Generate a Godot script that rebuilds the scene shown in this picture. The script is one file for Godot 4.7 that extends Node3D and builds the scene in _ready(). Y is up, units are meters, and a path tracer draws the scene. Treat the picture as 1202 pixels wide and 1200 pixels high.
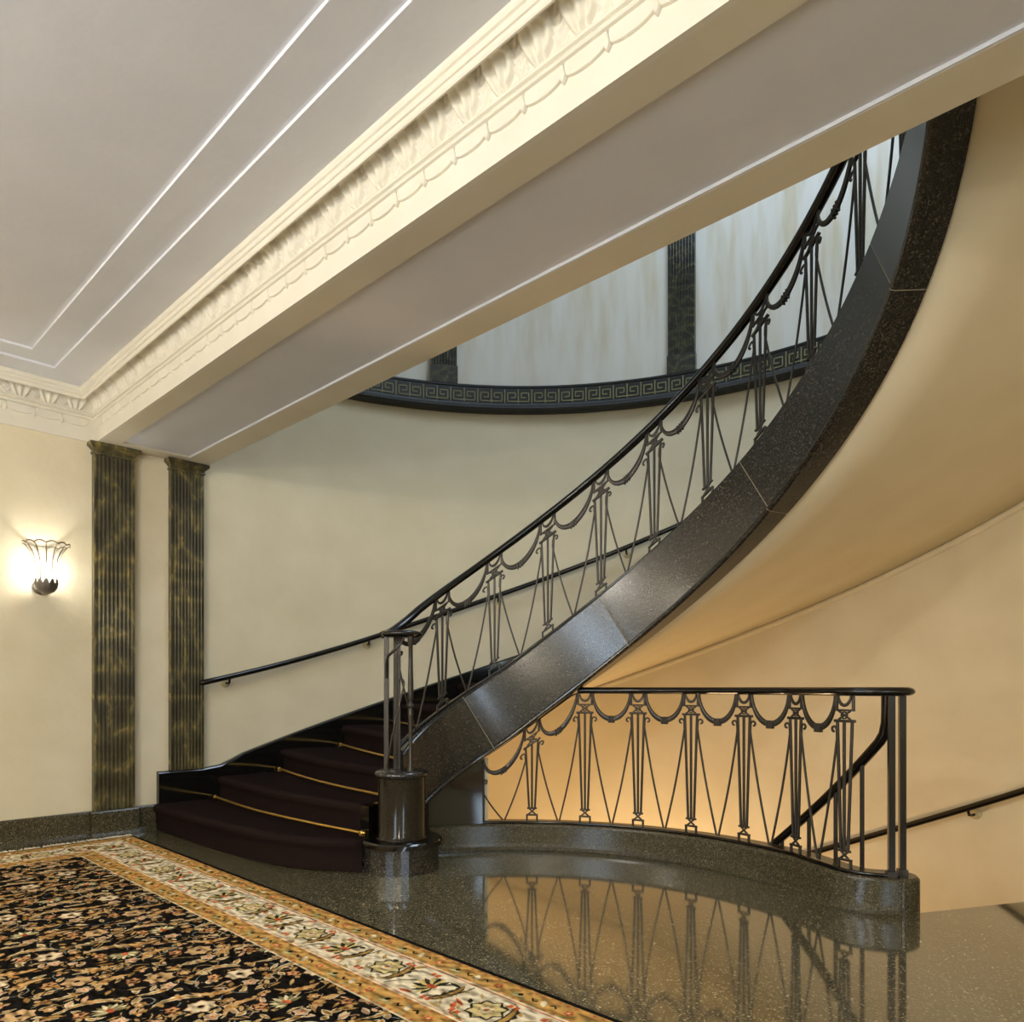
extends Node3D
# Room axes: u runs along the ceiling beam (towards the sconce wall), v runs along the sconce wall
# (towards the stairwell). World position = (v, height, -u). The camera stands at u = 0, v = 0.
const U0 := 5.44                         # sconce wall
const CO := Vector2(2.216, 2.447)        # axis of the stairwell wall (u, v)
const RO := 3.2
const CI := Vector2(2.0802, 2.1618)      # axis of the open well
const CEIL := 2.935
const SOFF := 2.63                       # underside of the beam
const RISE := 0.17
const BM := 1.64                         # beam face behind its cornice
const V1 := -2.25                        # wall behind the camera
const U1 := -3.0
var M := {}
var sg := 1
var used := {}
var rng := RandomNumberGenerator.new()
var newel_uv := Vector2.ZERO

# ---------------------------------------------------------------- plan helpers
func W(u: float, v: float, h: float) -> Vector3: return Vector3(v, h, -u)
func cam_uv(x: float, z: float) -> Vector2: return Vector2(-0.7206 * x + 0.6934 * z, 0.6934 * x + 0.7206 * z)
func dirv(deg: float) -> Vector3: return Vector3(sin(deg_to_rad(deg)), 0, -cos(deg_to_rad(deg)))
func PO(deg: float, r: float, h: float) -> Vector3: return W(CO.x + r * cos(deg_to_rad(deg)), CO.y + r * sin(deg_to_rad(deg)), h)
func PN(deg: float, r: float, h: float) -> Vector3: return W(CI.x + r * cos(deg_to_rad(deg)), CI.y + r * sin(deg_to_rad(deg)), h)
func uv2(p: Vector3) -> Vector2: return Vector2(-p.z, p.x)
func at(p: Vector2, h: float) -> Vector3: return W(p.x, p.y, h)

# ---------------------------------------------------------------- mesh helpers
func begin() -> SurfaceTool:
	var s := SurfaceTool.new()
	s.begin(Mesh.PRIMITIVE_TRIANGLES)
	return s
func tri(st: SurfaceTool, a: Vector3, b: Vector3, c: Vector3) -> void:
	st.add_vertex(a); st.add_vertex(b); st.add_vertex(c)
func quad(st: SurfaceTool, a: Vector3, b: Vector3, c: Vector3, d: Vector3) -> void:   # counter-clockwise seen from outside
	tri(st, a, d, c); tri(st, a, c, b)
func flat(st: SurfaceTool) -> void: st.set_smooth_group(-1)
func smooth(st: SurfaceTool) -> void:
	sg += 1
	st.set_smooth_group(sg)
func grid(st: SurfaceTool, rows: Array) -> void:
	smooth(st)
	for j in rows.size() - 1:
		var p: PackedVector3Array = rows[j]
		var q: PackedVector3Array = rows[j + 1]
		for i in p.size() - 1:
			quad(st, p[i], p[i + 1], q[i + 1], q[i])
# rings of a closed profile joined along a path; hard keeps the edges of the profile sharp
func skin(st: SurfaceTool, rings: Array, hard := true, caps := true, closed_path := false) -> void:
	var n: int = rings[0].size()
	var m := rings.size()
	var g0 := sg + 1
	sg += n + 1
	for i in n:
		st.set_smooth_group(g0 + (i if hard else 0))
		var k := (i + 1) % n
		for j in (m if closed_path else m - 1):
			var p: PackedVector3Array = rings[j]
			var q: PackedVector3Array = rings[(j + 1) % m]
			quad(st, p[i], p[k], q[k], q[i])
	if caps and not closed_path:
		flat(st)
		for e in [0, m - 1]:
			var r: PackedVector3Array = rings[e]
			var c := Vector3.ZERO
			for p in r: c += p
			c /= n
			var nn := (r[1] - r[0]).cross(c - r[0])
			var ax := (r[1] - r[0]).normalized()
			# best-fit plane: use Newell's normal
			nn = Vector3.ZERO
			for i in n: nn += (r[i] - c).cross(r[(i + 1) % n] - c)
			if nn.length() < 1e-12: continue
			nn = nn.normalized()
			var ay := nn.cross(ax)
			var pl := PackedVector2Array()
			for p in r: pl.append(Vector2((p - c).dot(ax), (p - c).dot(ay)))
			var ids := Geometry2D.triangulate_polygon(pl)
			for t in range(0, ids.size(), 3):
				if e == 0: tri(st, r[ids[t]], r[ids[t + 1]], r[ids[t + 2]])
				else: tri(st, r[ids[t]], r[ids[t + 2]], r[ids[t + 1]])
func box(st: SurfaceTool, c: Vector3, x: Vector3, y: Vector3, z: Vector3) -> void:    # half axes
	flat(st)
	for s in [-1.0, 1.0]:
		for k in 3:
			var a: Vector3 = [x, y, z][k] * s
			var b: Vector3 = [y, z, x][k]
			var d: Vector3 = [z, x, y][k] * s
			quad(st, c + a - b - d, c + a + b - d, c + a + b + d, c + a - b + d)
func abox(st: SurfaceTool, lo: Vector3, hi: Vector3) -> void:
	var h := (hi - lo).abs() / 2
	box(st, (lo + hi) / 2, Vector3(h.x, 0, 0), Vector3(0, h.y, 0), Vector3(0, 0, h.z))
func ubox(st: SurfaceTool, ua: float, ub: float, va: float, vb: float, ha: float, hb: float) -> void:
	abox(st, W(ua, va, ha), W(ub, vb, hb))
# vertical prism over a plan polygon (u, v); chamfers the top edge by ch
func prism(st: SurfaceTool, poly: PackedVector2Array, h0: float, h1: float, smooth_side := false, ch := 0.0) -> void:
	var pl := poly.duplicate()
	if not Geometry2D.is_polygon_clockwise(pl): pl.reverse()
	var n := pl.size()
	var topo := pl
	if ch > 0.0:
		topo = PackedVector2Array()
		for i in n:
			var a: Vector2 = (pl[i] - pl[(i + n - 1) % n]).normalized()
			var b: Vector2 = (pl[(i + 1) % n] - pl[i]).normalized()
			var t := (a + b).normalized()
			topo.append(pl[i] + Vector2(t.y, -t.x) * ch)
	if smooth_side: smooth(st)
	else: flat(st)
	for i in n:
		var k := (i + 1) % n
		quad(st, at(pl[i], h0), at(pl[i], h1 - ch), at(pl[k], h1 - ch), at(pl[k], h0))
	if ch > 0.0:
		smooth(st)
		for i in n:
			var k := (i + 1) % n
			quad(st, at(pl[i], h1 - ch), at(topo[i], h1), at(topo[k], h1), at(pl[k], h1 - ch))
	flat(st)
	var ids := Geometry2D.triangulate_polygon(pl)
	for t in range(0, ids.size(), 3):
		tri(st, at(topo[ids[t]], h1), at(topo[ids[t + 1]], h1), at(topo[ids[t + 2]], h1))
		tri(st, at(pl[ids[t]], h0), at(pl[ids[t + 2]], h0), at(pl[ids[t + 1]], h0))
func tangents(pts: Array) -> Array:
	var out := []
	for i in pts.size():
		var a: Vector3 = pts[max(i - 1, 0)]
		var b: Vector3 = pts[min(i + 1, pts.size() - 1)]
		out.append((b - a).normalized())
	return out
# round tube; radii may be one number or one per point
func tube(st: SurfaceTool, pts: Array, radius, sides := 8, up := Vector3.UP) -> void:
	var tg := tangents(pts)
	var rings := []
	var y := up
	for i in pts.size():
		var t: Vector3 = tg[i]
		var x := y.cross(t)
		if x.length() < 1e-4: x = Vector3(0.3, 0.2, 0.9).cross(t)
		x = x.normalized()
		y = t.cross(x).normalized()
		var r: float = radius[i] if radius is Array else radius
		var ring := PackedVector3Array()
		for k in sides:
			var a := TAU * k / sides
			ring.append(pts[i] + x * cos(a) * r + y * sin(a) * r)
		rings.append(ring)
	skin(st, rings, false)
# flat bar: width w across the bar in the plane of the railing, thickness t along the normals
func bar(st: SurfaceTool, pts: Array, nrm: Array, w, t: float) -> void:
	var tg := tangents(pts)
	var rings := []
	for i in pts.size():
		var n: Vector3 = nrm[i]
		var b: Vector3 = n.cross(tg[i]).normalized()
		var hw: float = (w[i] if w is Array else w) / 2.0
		var e := minf(hw, t / 2) * 0.35
		var ht := t / 2
		var c: Vector3 = pts[i]
		rings.append(PackedVector3Array([c + b * hw + n * (ht - e), c + b * (hw - e) + n * ht, c - b * (hw - e) + n * ht, c - b * hw + n * (ht - e),
			c - b * hw - n * (ht - e), c - b * (hw - e) - n * ht, c + b * (hw - e) - n * ht, c + b * hw - n * (ht - e)]))
	skin(st, rings, false)
func lathe(st: SurfaceTool, base: Vector3, prof: Array, seg := 20, hard := false) -> void:   # prof: [radius, height]
	for j in prof.size() - 1:
		if hard or j == 0: smooth(st)
		for k in seg:
			var a := TAU * k / seg
			var b := TAU * (k + 1) / seg
			var p: Array = prof[j]
			var q: Array = prof[j + 1]
			quad(st, base + Vector3(cos(a) * p[0], p[1], -sin(a) * p[0]), base + Vector3(cos(b) * p[0], p[1], -sin(b) * p[0]),
				base + Vector3(cos(b) * q[0], q[1], -sin(b) * q[0]), base + Vector3(cos(a) * q[0], q[1], -sin(a) * q[0]))
# sweep of a (offset, height) profile along plan frames [point, outward direction]
func rail_sweep(st: SurfaceTool, frames: Array, prof: Array, hard := true, caps := true) -> void:
	var rings := []
	for f in frames:
		var ring := PackedVector3Array()
		for q in prof: ring.append(f[0] + f[1] * q[0] + Vector3.UP * q[1])
		rings.append(ring)
	skin(st, rings, hard, caps)

# ---------------------------------------------------------------- nodes
func numbered(called: String) -> String:
	if not used.has(called):
		used[called] = 0
		return called
	used[called] += 1
	return "%s_%03d" % [called, used[called]]
func obj(called: String, st: SurfaceTool, m: Material, parent: Node3D = null) -> MeshInstance3D:
	st.generate_normals()
	var o := MeshInstance3D.new()
	o.mesh = st.commit()
	o.material_override = m
	place(o, called, parent)
	return o
func place(o: Node3D, called: String, parent: Node3D = null) -> void:
	if parent:
		o.name = called
		parent.add_child(o, true)
	else:
		o.name = numbered(called)
		add_child(o)
func share(called: String, src: MeshInstance3D, xf: Transform3D, parent: Node3D, m: Material = null) -> MeshInstance3D:
	var o := MeshInstance3D.new()
	o.mesh = src.mesh
	o.material_override = m if m else src.material_override
	o.transform = xf
	place(o, called, parent)
	return o
func tag(o: Node, label: String, category: String, group := "", kind := "") -> void:
	o.set_meta("label", label)
	o.set_meta("category", category)
	if group: o.set_meta("group", group)
	if kind: o.set_meta("kind", kind)
func thing(called: String, label: String, category: String, group := "", kind := "") -> Node3D:
	var o := Node3D.new()
	o.name = numbered(called)
	add_child(o)
	tag(o, label, category, group, kind)
	return o

# ---------------------------------------------------------------- materials
func noise(freq: float, type := FastNoiseLite.TYPE_SIMPLEX_SMOOTH, seed_ := 1, oct := 4) -> FastNoiseLite:
	var n := FastNoiseLite.new()
	n.noise_type = type
	n.frequency = freq
	n.seed = seed_
	n.fractal_octaves = oct
	return n
func ntex(n: FastNoiseLite, ramp: Array, size := 512) -> ImageTexture:
	# ramp: [[t, Color], ...] ; seamless noise sampled on the CPU
	var im := n.get_seamless_image(size, size)
	im.convert(Image.FORMAT_RGB8)
	var g := Gradient.new()
	g.offsets = PackedFloat32Array(ramp.map(func(r): return r[0]))
	g.colors = PackedColorArray(ramp.map(func(r): return r[1]))
	var lut := []
	for i in 256: lut.append(g.sample(i / 255.0))
	var data := im.get_data()
	var out := PackedByteArray()
	out.resize(size * size * 3)
	var bytes := []
	for i in 256: bytes.append([lut[i].r8, lut[i].g8, lut[i].b8])
	for i in size * size:
		var b: Array = bytes[data[i * 3]]
		out[i * 3] = b[0]; out[i * 3 + 1] = b[1]; out[i * 3 + 2] = b[2]
	return ImageTexture.create_from_image(Image.create_from_data(size, size, false, Image.FORMAT_RGB8, out))
func nbump(n: FastNoiseLite, strength: float, size := 512) -> ImageTexture:
	var im := n.get_seamless_image(size, size)
	im.convert(Image.FORMAT_RGBA8)
	im.bump_map_to_normal_map(strength)
	return ImageTexture.create_from_image(im)
# speckled stone: chips of several tones on a ground
func chips(ground: Color, tones: Array, count: int, big: float, seed_: int, size := 512) -> ImageTexture:
	var r := RandomNumberGenerator.new()
	r.seed = seed_
	var im := Image.create(size, size, false, Image.FORMAT_RGB8)
	im.fill(ground)
	for k in count:
		var c: Color = tones[r.randi() % tones.size()]
		var w := 1 + int(r.randf() * r.randf() * big)
		var h := 1 + int(r.randf() * r.randf() * big)
		var x := r.randi() % size
		var y := r.randi() % size
		im.fill_rect(Rect2i(x, y, w, h), c)
		if w > 2: im.fill_rect(Rect2i(x + 1, max(y - 1, 0), w - 2, h + 2), c)
	return ImageTexture.create_from_image(im)
func mat(tex, rough: float, metal := 0.0, spec := 0.5, scale := 1.0, tint := Color.WHITE) -> StandardMaterial3D:
	var m := StandardMaterial3D.new()
	m.albedo_color = tint
	if tex: m.albedo_texture = tex
	m.roughness = rough
	m.metallic = metal
	m.metallic_specular = spec
	m.uv1_triplanar = true
	m.uv1_world_triplanar = true
	m.uv1_scale = Vector3.ONE * scale
	return m
func rgb(r: int, g: int, b: int) -> Color: return Color8(r, g, b)
func materials() -> void:
	var wall_n := noise(0.008, FastNoiseLite.TYPE_SIMPLEX_SMOOTH, 3, 5)
	var bump := nbump(noise(0.06, FastNoiseLite.TYPE_SIMPLEX_SMOOTH, 5, 4), 2.2)
	var plaster := mat(ntex(wall_n, [[0.0, rgb(215, 203, 171)], [0.5, rgb(221, 209, 178)], [1.0, rgb(226, 215, 186)]]), 0.62, 0, 0.3, 0.45)
	plaster.normal_enabled = true
	plaster.normal_texture = bump
	plaster.normal_scale = 0.10
	M.wall = plaster
	var upper := mat(ntex(noise(0.012, FastNoiseLite.TYPE_SIMPLEX_SMOOTH, 8, 4), [[0.1, rgb(202, 191, 160)], [0.38, rgb(212, 206, 188)], [0.6, rgb(219, 216, 204)], [1.0, rgb(223, 222, 214)]]), 0.6, 0, 0.3, 0.9)
	upper.uv1_scale = Vector3(0.9, 0.12, 0.9)
	upper.normal_enabled = true
	upper.normal_texture = bump
	upper.normal_scale = 0.10
	M.wall_upper = upper
	var ceil_m := mat(ntex(wall_n, [[0.0, rgb(215, 216, 221)], [1.0, rgb(221, 222, 227)]]), 0.6, 0, 0.3, 0.5)
	ceil_m.normal_enabled = true
	ceil_m.normal_texture = bump
	ceil_m.normal_scale = 0.07
	M.ceiling = ceil_m
	M.trim = mat(ntex(wall_n, [[0.0, rgb(220, 213, 195)], [1.0, rgb(226, 220, 204)]]), 0.55, 0, 0.35, 0.8)
	M.beam = mat(ntex(wall_n, [[0.0, rgb(216, 207, 184)], [1.0, rgb(222, 214, 193)]]), 0.6, 0, 0.3, 0.6)
	M.terrazzo = mat(chips(rgb(90, 84, 62), [rgb(44, 41, 30), rgb(28, 26, 20), rgb(136, 128, 97), rgb(110, 103, 76), rgb(178, 168, 134)], 22000, 5.5, 11), 0.08, 0, 1.0, 1.35)
	M.terrazzo.clearcoat_enabled = true
	M.terrazzo.clearcoat = 1.0
	M.terrazzo.clearcoat_roughness = 0.06
	M.curb = mat(chips(rgb(66, 61, 44), [rgb(30, 28, 22), rgb(24, 22, 18), rgb(110, 102, 76), rgb(132, 122, 92)], 22000, 5.0, 12), 0.22, 0, 0.5, 1.5)
	M.granite = mat(chips(rgb(34, 31, 27), [rgb(18, 17, 15), rgb(14, 13, 12), rgb(70, 65, 56), rgb(96, 90, 78)], 18000, 5.0, 13), 0.22, 0, 0.62, 1.25)
	M.black = mat(chips(rgb(17, 16, 13), [rgb(10, 9, 8), rgb(26, 24, 19), rgb(34, 31, 24)], 9000, 4.0, 14), 0.08, 0, 0.6, 1.5)
	M.pedestal = mat(chips(rgb(34, 29, 20), [rgb(18, 16, 12), rgb(46, 40, 26), rgb(58, 50, 34)], 16000, 4.0, 15), 0.1, 0, 0.4, 1.5)
	var vein := noise(0.011, FastNoiseLite.TYPE_SIMPLEX_SMOOTH, 21, 4)
	vein.fractal_type = FastNoiseLite.FRACTAL_RIDGED
	vein.domain_warp_enabled = true
	vein.domain_warp_amplitude = 26.0
	vein.domain_warp_frequency = 0.012
	M.marble = mat(ntex(vein, [[0.0, rgb(44, 41, 29)], [0.5, rgb(66, 61, 42)], [0.72, rgb(92, 84, 54)], [0.86, rgb(128, 112, 64)], [0.94, rgb(152, 132, 76)], [1.0, rgb(166, 148, 92)]]), 0.24, 0, 0.55, 1.1)
	M.marble.uv1_scale = Vector3(0.8, 0.42, 0.8)
	M.marble_dark = mat(ntex(vein, [[0.0, rgb(24, 25, 19)], [0.6, rgb(44, 44, 31)], [0.85, rgb(84, 80, 50)], [1.0, rgb(130, 120, 78)]]), 0.2, 0, 0.5, 1.3)
	M.fret_ground = mat(ntex(vein, [[0.0, rgb(14, 15, 13)], [0.7, rgb(24, 25, 20)], [1.0, rgb(52, 50, 36)]]), 0.42, 0, 0.5, 1.3)
	M.fret = mat(ntex(noise(0.03, FastNoiseLite.TYPE_SIMPLEX, 4, 3), [[0.0, rgb(118, 114, 80)], [1.0, rgb(158, 150, 106)]]), 0.4, 0, 0.4, 3.0)
	M.iron = mat(ntex(noise(0.05, FastNoiseLite.TYPE_SIMPLEX, 6, 3), [[0.0, rgb(56, 52, 47)], [1.0, rgb(84, 79, 72)]]), 0.38, 0.6, 0.5, 4.0)
	M.rail = mat(null, 0.16, 0.25, 0.6, 1.0, rgb(26, 23, 20))
	M.brass = mat(null, 0.34, 0.9, 0.5, 1.0, rgb(240, 198, 104))
	var carpet := mat(ntex(noise(0.2, FastNoiseLite.TYPE_SIMPLEX, 31, 3), [[0.15, rgb(15, 10, 9)], [0.5, rgb(35, 27, 25)], [0.85, rgb(62, 49, 45)]]), 0.95, 0, 0.05, 2.4)
	carpet.normal_enabled = true
	carpet.normal_texture = nbump(noise(0.3, FastNoiseLite.TYPE_SIMPLEX, 33, 2), 6.0)
	carpet.normal_scale = 0.8
	M.carpet = carpet
	M.pewter = mat(null, 0.4, 0.7, 0.5, 1.0, rgb(132, 126, 118))
	var glass := StandardMaterial3D.new()
	glass.albedo_color = Color(0.97, 0.97, 0.95, 0.3)
	glass.transparency = BaseMaterial3D.TRANSPARENCY_ALPHA
	glass.roughness = 0.05
	M.glass = glass
	var rim := glass.duplicate()
	rim.albedo_color = Color(0.52, 0.46, 0.36, 0.85)
	M.glass_rim = rim
	M.grout = mat(null, 0.7, 0, 0.3, 1.0, rgb(150, 140, 118))
	M.rosette = mat(null, 0.5, 0, 0.4, 1.0, rgb(208, 192, 150))
func glow(c: Color, e: float) -> StandardMaterial3D:
	var m := StandardMaterial3D.new()
	m.albedo_color = Color.WHITE
	m.emission_enabled = true
	m.emission = c
	m.emission_energy_multiplier = e
	return m
func omni(p: Vector3, c: Color, e: float, size: float, parent: Node3D) -> OmniLight3D:
	var l := OmniLight3D.new()
	l.name = "light"
	l.position = p
	l.light_color = c
	l.light_energy = e
	l.light_size = size
	l.omni_range = 20.0
	l.omni_attenuation = 2.0
	l.shadow_enabled = true
	parent.add_child(l, true)
	return l

# ---------------------------------------------------------------- main
func _ready() -> void:
	rng.seed = 7
	# camera: level, lens shifted up
	var cam := Camera3D.new()
	cam.name = "camera"
	cam.projection = Camera3D.PROJECTION_FRUSTUM
	cam.near = 0.05
	cam.far = 60.0
	cam.size = 2.0 * 0.05 * 600.0 / 867.0
	cam.frustum_offset = Vector2(0.0, 0.05 * 207.0 / 867.0)
	cam.position = Vector3(0, 1.0, 0)
	cam.rotation.y = -atan2(0.7206, 0.6934)
	add_child(cam)
	cam.current = true
	var we := WorldEnvironment.new()
	we.name = "environment"
	var env := Environment.new()
	env.background_mode = Environment.BG_COLOR
	env.background_color = Color(0.02, 0.02, 0.025)
	env.tonemap_mode = Environment.TONE_MAPPER_LINEAR
	env.tonemap_exposure = 1.12
	env.sdfgi_enabled = true
	env.ssao_enabled = true
	env.ssil_enabled = true
	we.environment = env
	add_child(we)
	newel_uv = cam_uv(-0.61, 4.09)
	materials()
	shell()
	cornice()
	pilasters()
	fret_band()
	stairs_up()
	stairs_down()
	railings()
	lamps()
	rug()
	print("done")

# ---------------------------------------------------------------- shell
func arc_uv(c: Vector2, r: float, a: float, b: float, n: int) -> PackedVector2Array:
	var out := PackedVector2Array()
	for i in n + 1:
		var t := deg_to_rad(lerpf(a, b, float(i) / n))
		out.append(c + Vector2(cos(t), sin(t)) * r)
	return out
func shell() -> void:
	var st := begin()
	# floor: hall and the apron of the well, with the opening of the stair down left out
	var fp := PackedVector2Array([Vector2(U0 + 0.1, V1 - 0.1), Vector2(U0 + 0.1, CO.y)])
	fp.append_array(arc_uv(CO, RO + 0.05, 1, 25, 8))
	fp.append_array(arc_uv(CI, 1.62, 35, 112, 24))
	for p in [[1.58, 3.45], [1.66, 3.36], [1.80, 3.27], [3.23, 3.69]]: fp.append(cam_uv(p[0], p[1]))
	fp.append_array(arc_uv(CO, RO + 0.05, 131, 179, 12))
	fp.append_array(PackedVector2Array([Vector2(CO.x - RO - 0.05, 2.3), Vector2(U1 - 0.1, 2.3), Vector2(U1 - 0.1, V1 - 0.1)]))
	prism(st, fp, -0.22, 0.0)
	tag(obj("floor", st, M.terrazzo), "polished dark olive terrazzo floor mirroring the railing", "floor", "", "structure")
	# sconce wall
	st = begin()
	ubox(st, U0, U0 + 0.25, V1 - 0.2, 2.345, -0.2, 3.2)
	tag(obj("wall_left", st, M.wall), "cream plaster wall carrying the glass sconce", "wall", "", "structure")
	# curved wall of the stairwell, one height up to the key-pattern band, paler above it
	for part in [["wall_back", -3.1, 3.5, M.wall, "cream curved plaster wall of the stairwell"], ["wall_upper", 3.5, 6.4, M.wall_upper, "pale stained upper wall of the stairwell above the key band"]]:
		st = begin()
		var fr := []
		fr.append([W(U0 - 0.004, 2.345, 0), Vector3(0, 0, -1)])
		for i in 61: fr.append([PO(3.0 * i, RO + 0.02, 0), dirv(3.0 * i)])
		fr.append([W(CO.x - RO - 0.02, 2.18, 0), Vector3(0, 0, 1)])
		rail_sweep(st, fr, [[0, part[1]], [0.22, part[1]], [0.22, part[2]], [0, part[2]]])
		tag(obj(part[0], st, part[3]), part[4], "wall", "", "structure")
	# wall over the beam that closes the upper well, walls behind and beside the camera
	st = begin()
	ubox(st, CO.x - RO - 0.2, U0 + 0.2, 2.1, 2.36, 3.2, 6.4)
	tag(obj("wall_inner", st, M.wall_upper), "pale wall above the beam on the upper floor", "wall", "", "structure")
	st = begin()
	ubox(st, U1 - 0.25, 0.95, V1 - 0.25, V1, -0.2, 3.2)
	ubox(st, 1.95, U0 + 0.25, V1 - 0.25, V1, -0.2, 3.2)
	ubox(st, 0.95, 1.95, V1 - 0.25, V1, -0.2, 0.75)
	ubox(st, 0.95, 1.95, V1 - 0.25, V1, 2.40, 3.2)
	tag(obj("wall_front", st, M.wall), "cream plaster wall of the hall opposite the stair", "wall", "", "structure")
	st = begin()
	ubox(st, U1 - 0.25, U1, V1, -1.75, -0.2, 3.2)
	ubox(st, U1 - 0.25, U1, -0.75, 2.5, -0.2, 3.2)
	ubox(st, U1 - 0.25, U1, -1.75, -0.75, -0.2, 0.75)
	ubox(st, U1 - 0.25, U1, -1.75, -0.75, 2.40, 3.2)
	ubox(st, U1, CO.x - RO, 2.28, 2.5, -0.2, 3.2)
	tag(obj("wall_right", st, M.wall), "cream plaster end wall of the hall", "wall", "", "structure")
	window("window_1", "tall daylit window in the hall wall opposite the stair", W(1.45, V1, 1.575), Vector3(1, 0, 0))
	window("window_2", "tall daylit window in the end wall of the hall", W(U1, -1.25, 1.575), Vector3(0, 0, -1))
	# lower level
	st = begin()
	var fr2 := []
	for i in 31: fr2.append([PO(178 + 184.0 / 30 * i, RO + 0.02, 0), dirv(178 + 184.0 / 30 * i)])
	rail_sweep(st, fr2, [[0, -3.1], [0.2, -3.1], [0.2, -0.2], [0, -0.2]])
	tag(obj("wall_lower", st, M.wall), "cream wall of the storey below the well", "wall", "", "structure")
	st = begin()
	prism(st, arc_uv(CO, RO + 0.2, 0, 354, 59), -3.3, -3.1)
	tag(obj("floor_lower", st, M.terrazzo), "dark terrazzo floor of the storey below", "floor", "", "structure")
	# hall ceiling stepped up twice towards its middle
	var ce := thing("ceiling", "cool white hall ceiling stepped up in two thin ledges", "ceiling", "", "structure")
	st = begin()
	ubox(st, U1 - 0.2, U0 + 0.2, V1 - 0.2, 2.2, CEIL + 0.028, 3.2)
	obj("field", st, M.ceiling, ce)
	for s in [[0.49, CEIL + 0.014, CEIL + 0.03, 0.02], [0.335, CEIL, CEIL + 0.016, 0.0]]:
		st = begin()
		var o: float = s[0]
		ubox(st, U0 - o, U0, V1, BM, s[1], s[2])
		ubox(st, U1, U1 + o, V1, BM, s[1], s[2])
		ubox(st, U1 + o, U0 - o, BM - o, BM, s[1], s[2])
		ubox(st, U1 + o, U0 - o, V1, V1 + o, s[1], s[2])
		obj("ledge", st, M.ceiling, ce)
	# beam between hall and well
	var bm := thing("ceiling_beam", "broad cream ceiling beam with a long grey sunk panel underneath", "beam", "", "structure")
	st = begin()
	ubox(st, U1, U0, BM, 2.36, SOFF + 0.016, 3.2)
	obj("core", st, M.beam, bm)
	st = begin()
	ubox(st, U1, U0, BM, 1.75, SOFF, SOFF + 0.02)
	ubox(st, U1, U0, 2.2, 2.36, SOFF, SOFF + 0.02)
	ubox(st, 5.29, U0, 1.75, 2.2, SOFF, SOFF + 0.02)
	obj("border", st, M.beam, bm)
	st = begin()
	ubox(st, U1, 5.289, 1.751, 2.199, SOFF + 0.0125, SOFF + 0.02)
	obj("sunk_panel", st, M.ceiling, bm)
	st = begin()
	ubox(st, U1, 5.285, 2.191, 2.2003, SOFF + 0.0005, SOFF + 0.02)
	obj("panel_lip", st, M.ceiling, bm)
	# ceiling of the upper storey
	st = begin()
	ubox(st, CO.x - RO - 0.3, U0 + 0.3, 2.1, CO.y + RO + 0.3, 6.4, 6.6)
	tag(obj("ceiling_upper", st, M.ceiling), "white ceiling high over the stairwell", "ceiling", "", "structure")
	# granite baseboard along the sconce wall
	var bb := thing("baseboard_left", "speckled dark granite baseboard under the sconce wall", "baseboard", "", "structure")
	for seg in [[V1, -0.6], [-0.597, 0.5], [0.503, 1.585]]:
		base_block(bb, W(U0, seg[0], 0), W(U0, seg[1], 0), Vector3(0, 0, 1), 0.03)
	base_block(bb, W(U0, 1.588, 0), W(U0, 1.88, 0), Vector3(0, 0, 1), 0.075)
	base_block(bb, W(U0, 1.883, 0), W(U0, 2.05, 0), Vector3(0, 0, 1), 0.03)
# a tall sash window of obscured glass set into its opening; n points into the room
func window(called: String, label: String, p: Vector3, n: Vector3) -> void:
	var o := thing(called, label, "window", "", "structure")
	o.position = p
	var t := Vector3.UP.cross(n)
	var st := begin()
	for s in [-1.0, 1.0]:
		box(st, t * 0.475 * s - n * 0.06, t * 0.025, Vector3.UP * 0.825, n * 0.04)
		box(st, Vector3.UP * 0.80 * s - n * 0.06, t * 0.45, Vector3.UP * 0.025, n * 0.04)
	box(st, -n * 0.06, t * 0.45, Vector3.UP * 0.02, n * 0.03)
	box(st, -n * 0.06, t * 0.015, Vector3.UP * 0.775, n * 0.025)
	obj("frame", st, M.trim, o)
	for i in 2:
		for j in 2:
			st = begin()
			box(st, t * (0.2325 * (2 * i - 1)) + Vector3.UP * (0.3975 * (2 * j - 1)) - n * 0.07, t * 0.2175, Vector3.UP * 0.3775, n * 0.003)
			obj("pane", st, glow(Color(0.80, 0.90, 1.0), 2.2), o)
	var al := AreaLight3D.new()
	al.name = "light"
	al.area_size = Vector2(0.9, 1.55)
	al.light_color = Color(0.80, 0.90, 1.0)
	al.light_energy = 2.2
	al.position = n * 0.0
	al.basis = Basis(Vector3.UP.cross(n), Vector3.UP, n).rotated(Vector3.UP, PI)
	al.shadow_enabled = true
	al.area_range = 20.0
	o.add_child(al, true)
func base_block(parent: Node3D, a: Vector3, b: Vector3, n: Vector3, d: float) -> void:
	var st := begin()
	rail_sweep(st, [[a, n], [b, n]], [[0, 0], [d + 0.035, 0], [d + 0.014, 0.01], [d + 0.003, 0.03], [d, 0.05], [d, 0.165], [d - 0.008, 0.175], [0, 0.175]])
	obj("block", st, M.curb, parent)

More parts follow.
